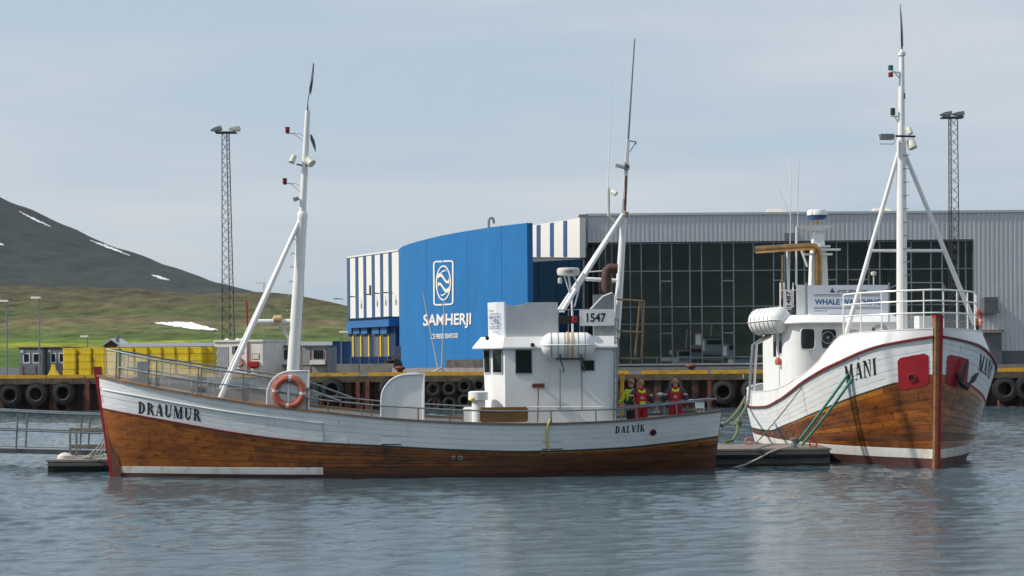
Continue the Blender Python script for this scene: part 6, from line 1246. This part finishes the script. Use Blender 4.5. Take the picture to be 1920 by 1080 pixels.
# ------------------------------------------------------------------ people on the after deck
def person(loc, rz, pose, label, style):
    root = thing('person', label, 'person', loc, rz); V, E, RD = [], [], []
    def vtx(p, r): V.append(p); RD.append(r); return len(V) - 1
    def chain(start, pts):
        prev = start
        for p, r in pts: i = vtx(p, r); E.append((prev, i)); prev = i
        return prev
    bulk = 1.30 if style != 'man' else 1.0
    pv = vtx((0, 0, .95), .165 * bulk); ch = chain(pv, [((0, .005, 1.10), .155 * bulk), ((0, .01, 1.26), .17 * bulk), ((0, .01, 1.40), .15 * bulk)])
    nk = chain(ch, [((0, 0, 1.50), .07), ((0, -.005, 1.56), .062), ((0, -.012, 1.63), .088), ((0, -.012, 1.70), .092), ((0, -.005, 1.76), .06)])
    for s in (-1, 1):
        el, wr_ = pose[0 if s < 0 else 1]; sh = chain(ch, [((s * .19, .01, 1.42), .085 * bulk)]); w_ = chain(sh, [((s * .27, .01, 1.36), .078 * bulk), (el, .062 * bulk), (tuple((Vector(el) + Vector(wr_)) / 2), .055 * bulk), (wr_, .036)])
        d_ = (Vector(wr_) - Vector(el)).normalized(); sd_ = d_.cross(Vector((0, 1, .2))).normalized(); pm_ = Vector(wr_) + d_ * .07; p_ = chain(w_, [(tuple(pm_), .034)])
        for k, ln in enumerate((.07, .08, .075, .06)): o_ = sd_ * (k - 1.5) * .020; bn_ = d_.cross(sd_) * .02; chain(p_, [(tuple(pm_ + o_ + d_ * .03), .0095), (tuple(pm_ + o_ + d_ * (.03 + ln * .6) + bn_ * .4), .009), (tuple(pm_ + o_ + d_ * (.03 + ln) + bn_ * 1.3), .0075)])
        chain(w_, [(tuple(Vector(wr_) + d_ * .03 + sd_ * -.035), .011), (tuple(Vector(wr_) + d_ * .07 + sd_ * -.06), .009)])
        chain(pv, [((s * .10, 0, .86), .115 * bulk), ((s * .115, -.01, .50), .082 * bulk), ((s * .115, .02, .12), .062 * bulk), ((s * .12, .0, .05), .055), ((s * .125, -.13, .04), .042)])
    me = bpy.data.meshes.new('body'); me.from_pydata(V, E, []); o = obj('body', me, root); md = o.modifiers.new('skin', 'SKIN'); md.use_smooth_shade = True
    for i, r in enumerate(RD): me.skin_vertices[0].data[i].radius = (r, r); 
    me.skin_vertices[0].data[0].use_root = True
    sb_ = o.modifiers.new('sub', 'SUBSURF'); sb_.levels = 2; sb_.render_levels = 2
    bpy.context.view_layer.update(); nm = bpy.data.meshes.new_from_object(o.evaluated_get(bpy.context.evaluated_depsgraph_get())); o.modifiers.clear(); o.data = nm; bpy.data.meshes.remove(me)
    for mm in (('suit_red', 'suit_dark', 'skin', 'hi_vis', 'reflective') if style != 'man' else ('suit_dark', 'hi_vis', 'skin', 'suit_dark', 'reflective')): nm.materials.append(MT[mm])
    for p in nm.polygons:
        c = p.center; k = 0; hand = any((c - Vector(w)).length < .135 for w in (Vector(pose[0][1]) + (Vector(pose[0][1]) - Vector(pose[0][0])).normalized() * .10, Vector(pose[1][1]) + (Vector(pose[1][1]) - Vector(pose[1][0])).normalized() * .10))
        if c.z > 1.545 or hand: k = 2
        elif c.z > 1.0 and abs(c.x) > .205 * (bulk): k = 4 if (style != 'man' and 1.27 < c.z < 1.315) else 1
        elif style == 'man' and 1.08 < c.z < 1.46 and c.y < .02: k = 1
        elif style != 'man' and c.z > 1.40: k = 1 if abs(c.x) > .08 else 0
        p.material_index = k
    nm.shade_smooth()
    def ell(c, r, n=10, mi=0): m_ = MB(); m_.loft([[Vector((c[0] + r[0] * math.sin(t_) * math.cos(q), c[1] + r[1] * math.sin(t_) * math.sin(q), c[2] + r[2] * math.cos(t_))) for q in np.linspace(0, 6.2832, n, endpoint=False)] for t_ in np.linspace(.12, 3.02, 8)]); return m_
    hr_ = MB(); hr_.loft([[Vector((.108 * math.sin(t_) * math.cos(q), .012 + .118 * math.sin(t_) * math.sin(q) - (.0 if math.sin(q) > -.3 else -.035 * max(0, t_ - .9)), 1.70 + .115 * math.cos(t_) + .004 * math.sin(q * 7))) for q in np.linspace(0, 6.2832, 18, endpoint=False)] for t_ in np.linspace(.1, 1.75 , 8)]); hr_.build('hair', 'hair_blond', root, 60, False)
    nz_ = MB(); nz_.loft([[Vector((x_, y_, z_)) for x_, y_, z_ in r_] for r_ in ([(-.012, -.095, 1.69), (.012, -.095, 1.69), (0, -.10, 1.695)], [(-.018, -.098, 1.645), (.018, -.098, 1.645), (0, -.125, 1.65)])]); nz_.build('nose', 'skin', root, 40, False)
    for s in (-1, 1): ell((s * .093, .01, 1.665), (.014, .022, .034)).build('ear', 'skin', root, 60, False)
    if style == 'man':
        m_ = MB(); m_.path([(-.09, -.03, 1.69), (-.075, -.092, 1.69), (0, -.108, 1.69), (.075, -.092, 1.69), (.09, -.03, 1.69)], .016, 6); m_.build('sunglasses', 'black', root, 40, False)
    else:
        for s in (-1, 1): ell((s * .035, -.097, 1.69), (.014, .008, .009)).build('eye', 'black', root, 60, False)
        m_ = MB(); m_.path([(.12 * math.cos(q), .03 + .10 * math.sin(q), 1.475 + .03 * math.sin(q)) for q in np.linspace(-.6, 3.74, 15)], .042, 8); m_.build('collar', 'suit_red', root, 60, False)
        m_ = MB(); m_.path([(.10, .10, 1.47), (.075, .17, 1.42), (.0, .20, 1.385), (-.075, .17, 1.42), (-.10, .10, 1.47)], [.03, .05, .045, .05, .03], 8); m_.build('hood', 'hi_vis', root, 60, False)
        m_ = MB(); m_.path([(-.06, .20, 1.19), (0, .215, 1.27), (.06, .20, 1.19)], .016, 5); m_.box(-.05, .05, .19, .207, 1.18, 1.20); m_.build('back_emblem', 'reflective', root, 40, False)
        if style == 'pouch':
            m_ = MB(); m_.box(-.09, .08, .17, .27, .93, 1.10); m_.build('belt_pouch', 'hi_vis', root, 0, False); m_ = MB(); m_.path([(.20 * math.cos(q), .0 + .205 * math.sin(q), .97) for q in np.linspace(0, 6.28, 25)], .022, 6, cap=False); m_.build('belt', 'orange', root, 60, False)
    return root
def stand(px, py_head, d, z_deck): p = W(px, py_head, d); return Vector((p.x, d, p.z - 1.80))
hang = (((-.36, .03, 1.14), (-.38, -.10, .92)), ((.36, .03, 1.14), (.38, -.10, .92)))
person(stand(1201.5, 712, Y0 - .7, 0), R(188), hang, 'person in red and dark flotation suit with yellow waist pouch, back turned', 'pouch')
person(stand(1266, 710, Y0 - .5, 0), R(176), hang, 'person in red and dark flotation suit with yellow hood, alone nearer the stern', 'plain')
person(stand(1183, 711, Y0 + .1, 0), R(-52), (((-.30, -.08, 1.14), (-.24, -.32, 1.02)), ((.30, .0, 1.12), (.30, -.14, .92))), 'person in yellow and black jacket and sunglasses beside the ladder', 'man')
for o in bpy.data.objects:
    if o.name.split('.')[0] == 'person': o.rotation_euler.z += 0

# ------------------------------------------------------------------ small boats moored behind us: they show as mirror images in the glass front
def motor_boat(x, y, rz, L_, label, stripe):
    t = thing('motor_boat', label, 'boat', (x, y, 0), rz, 'boats mirrored in the glass front'); hb = L_ * .17
    def row(z, w_, o): return [Vector((L_ * (s - .5) + (o if s == 1 else 0), hb * w_ * b, z + (.5 * s * s if z > 1 else 0))) for s, b in ((0, .8), (.4, 1), (.75, .72), (1, .03), (.75, -.72), (.4, -1), (0, -.8))]
    for nm, z0, z1, w0, w1, mt in (('hull', -.4, 1.0, .7, .9, 'white'), ('stripe', 1.0, 1.5, .9, .97, stripe), ('bulwark', 1.5, 2.3, .97, 1.0, 'white')): m = MB(); m.loft([row(z0, w0, z0 * .2), row(z1, w1, z1 * .2)]); m.build(nm, mt, t, 25, False)
    m = MB(); m.box(-L_ * .25, L_ * .12, -hb * .62, hb * .62, 2.2, 5.0); c = m.build('cabin', 'white', t, 0, False); m = MB(); m.box(-L_ * .27, L_ * .16, -hb * .7, hb * .7, 5.0, 5.2); m.build('roof', stripe, c, 0, False)
    m = MB(); m.box(-L_ * .2, L_ * .08, -hb * .64, hb * .64, 3.7, 4.6); m.build('window', 'window', c, 0, False)
    m = MB(); m.path([(-L_ * .05, 0, 5.2), (-L_ * .08, 0, 9)], .09, 6); m.path([(L_ * .3, 0, 2.4), (L_ * .3, 0, 7)], .09, 6); m.build('mast', 'white_gloss', t, 40, False)
motor_boat(33.5, -18, R(200), 9, 'white boat with red stripe seen only as a mirror image in the glass, left one', 'red_paint'); motor_boat(43, -24, R(160), 12, 'larger white boat with red stripe mirrored in the glass front', 'red_paint'); motor_boat(58, -30, R(215), 9, 'white boat with blue stripe mirrored at the right of the glass', 'blue_fin')
# ------------------------------------------------------------------ air
m = MB(); m.box(-2950, 2950, -3450, 4260, -14, 1150); hz_o = m.build('haze', 'white', None, 0); hz_o.data.materials.clear()
hzm = bpy.data.materials.new('haze'); hzm.use_nodes = True; hn = hzm.node_tree; hn.nodes.clear(); pv_ = hn.nodes.new('ShaderNodeVolumePrincipled'); pv_.inputs['Color'].default_value = (.82, .90, 1, 1); pv_.inputs['Density'].default_value = .00003; pv_.inputs['Anisotropy'].default_value = .2
ho = hn.nodes.new('ShaderNodeOutputMaterial'); hn.links.new(pv_.outputs['Volume'], ho.inputs['Volume']); hz_o.data.materials.append(hzm); tag(hz_o, kind='stuff')

# keep the tree at thing > part > sub-part: the deepest level is three (local transforms of the parts in between are identity)
for o in list(bpy.data.objects):
    ch = [o]
    while ch[-1].parent: ch.append(ch[-1].parent)
    if len(ch) > 3: o.parent = ch[-2]
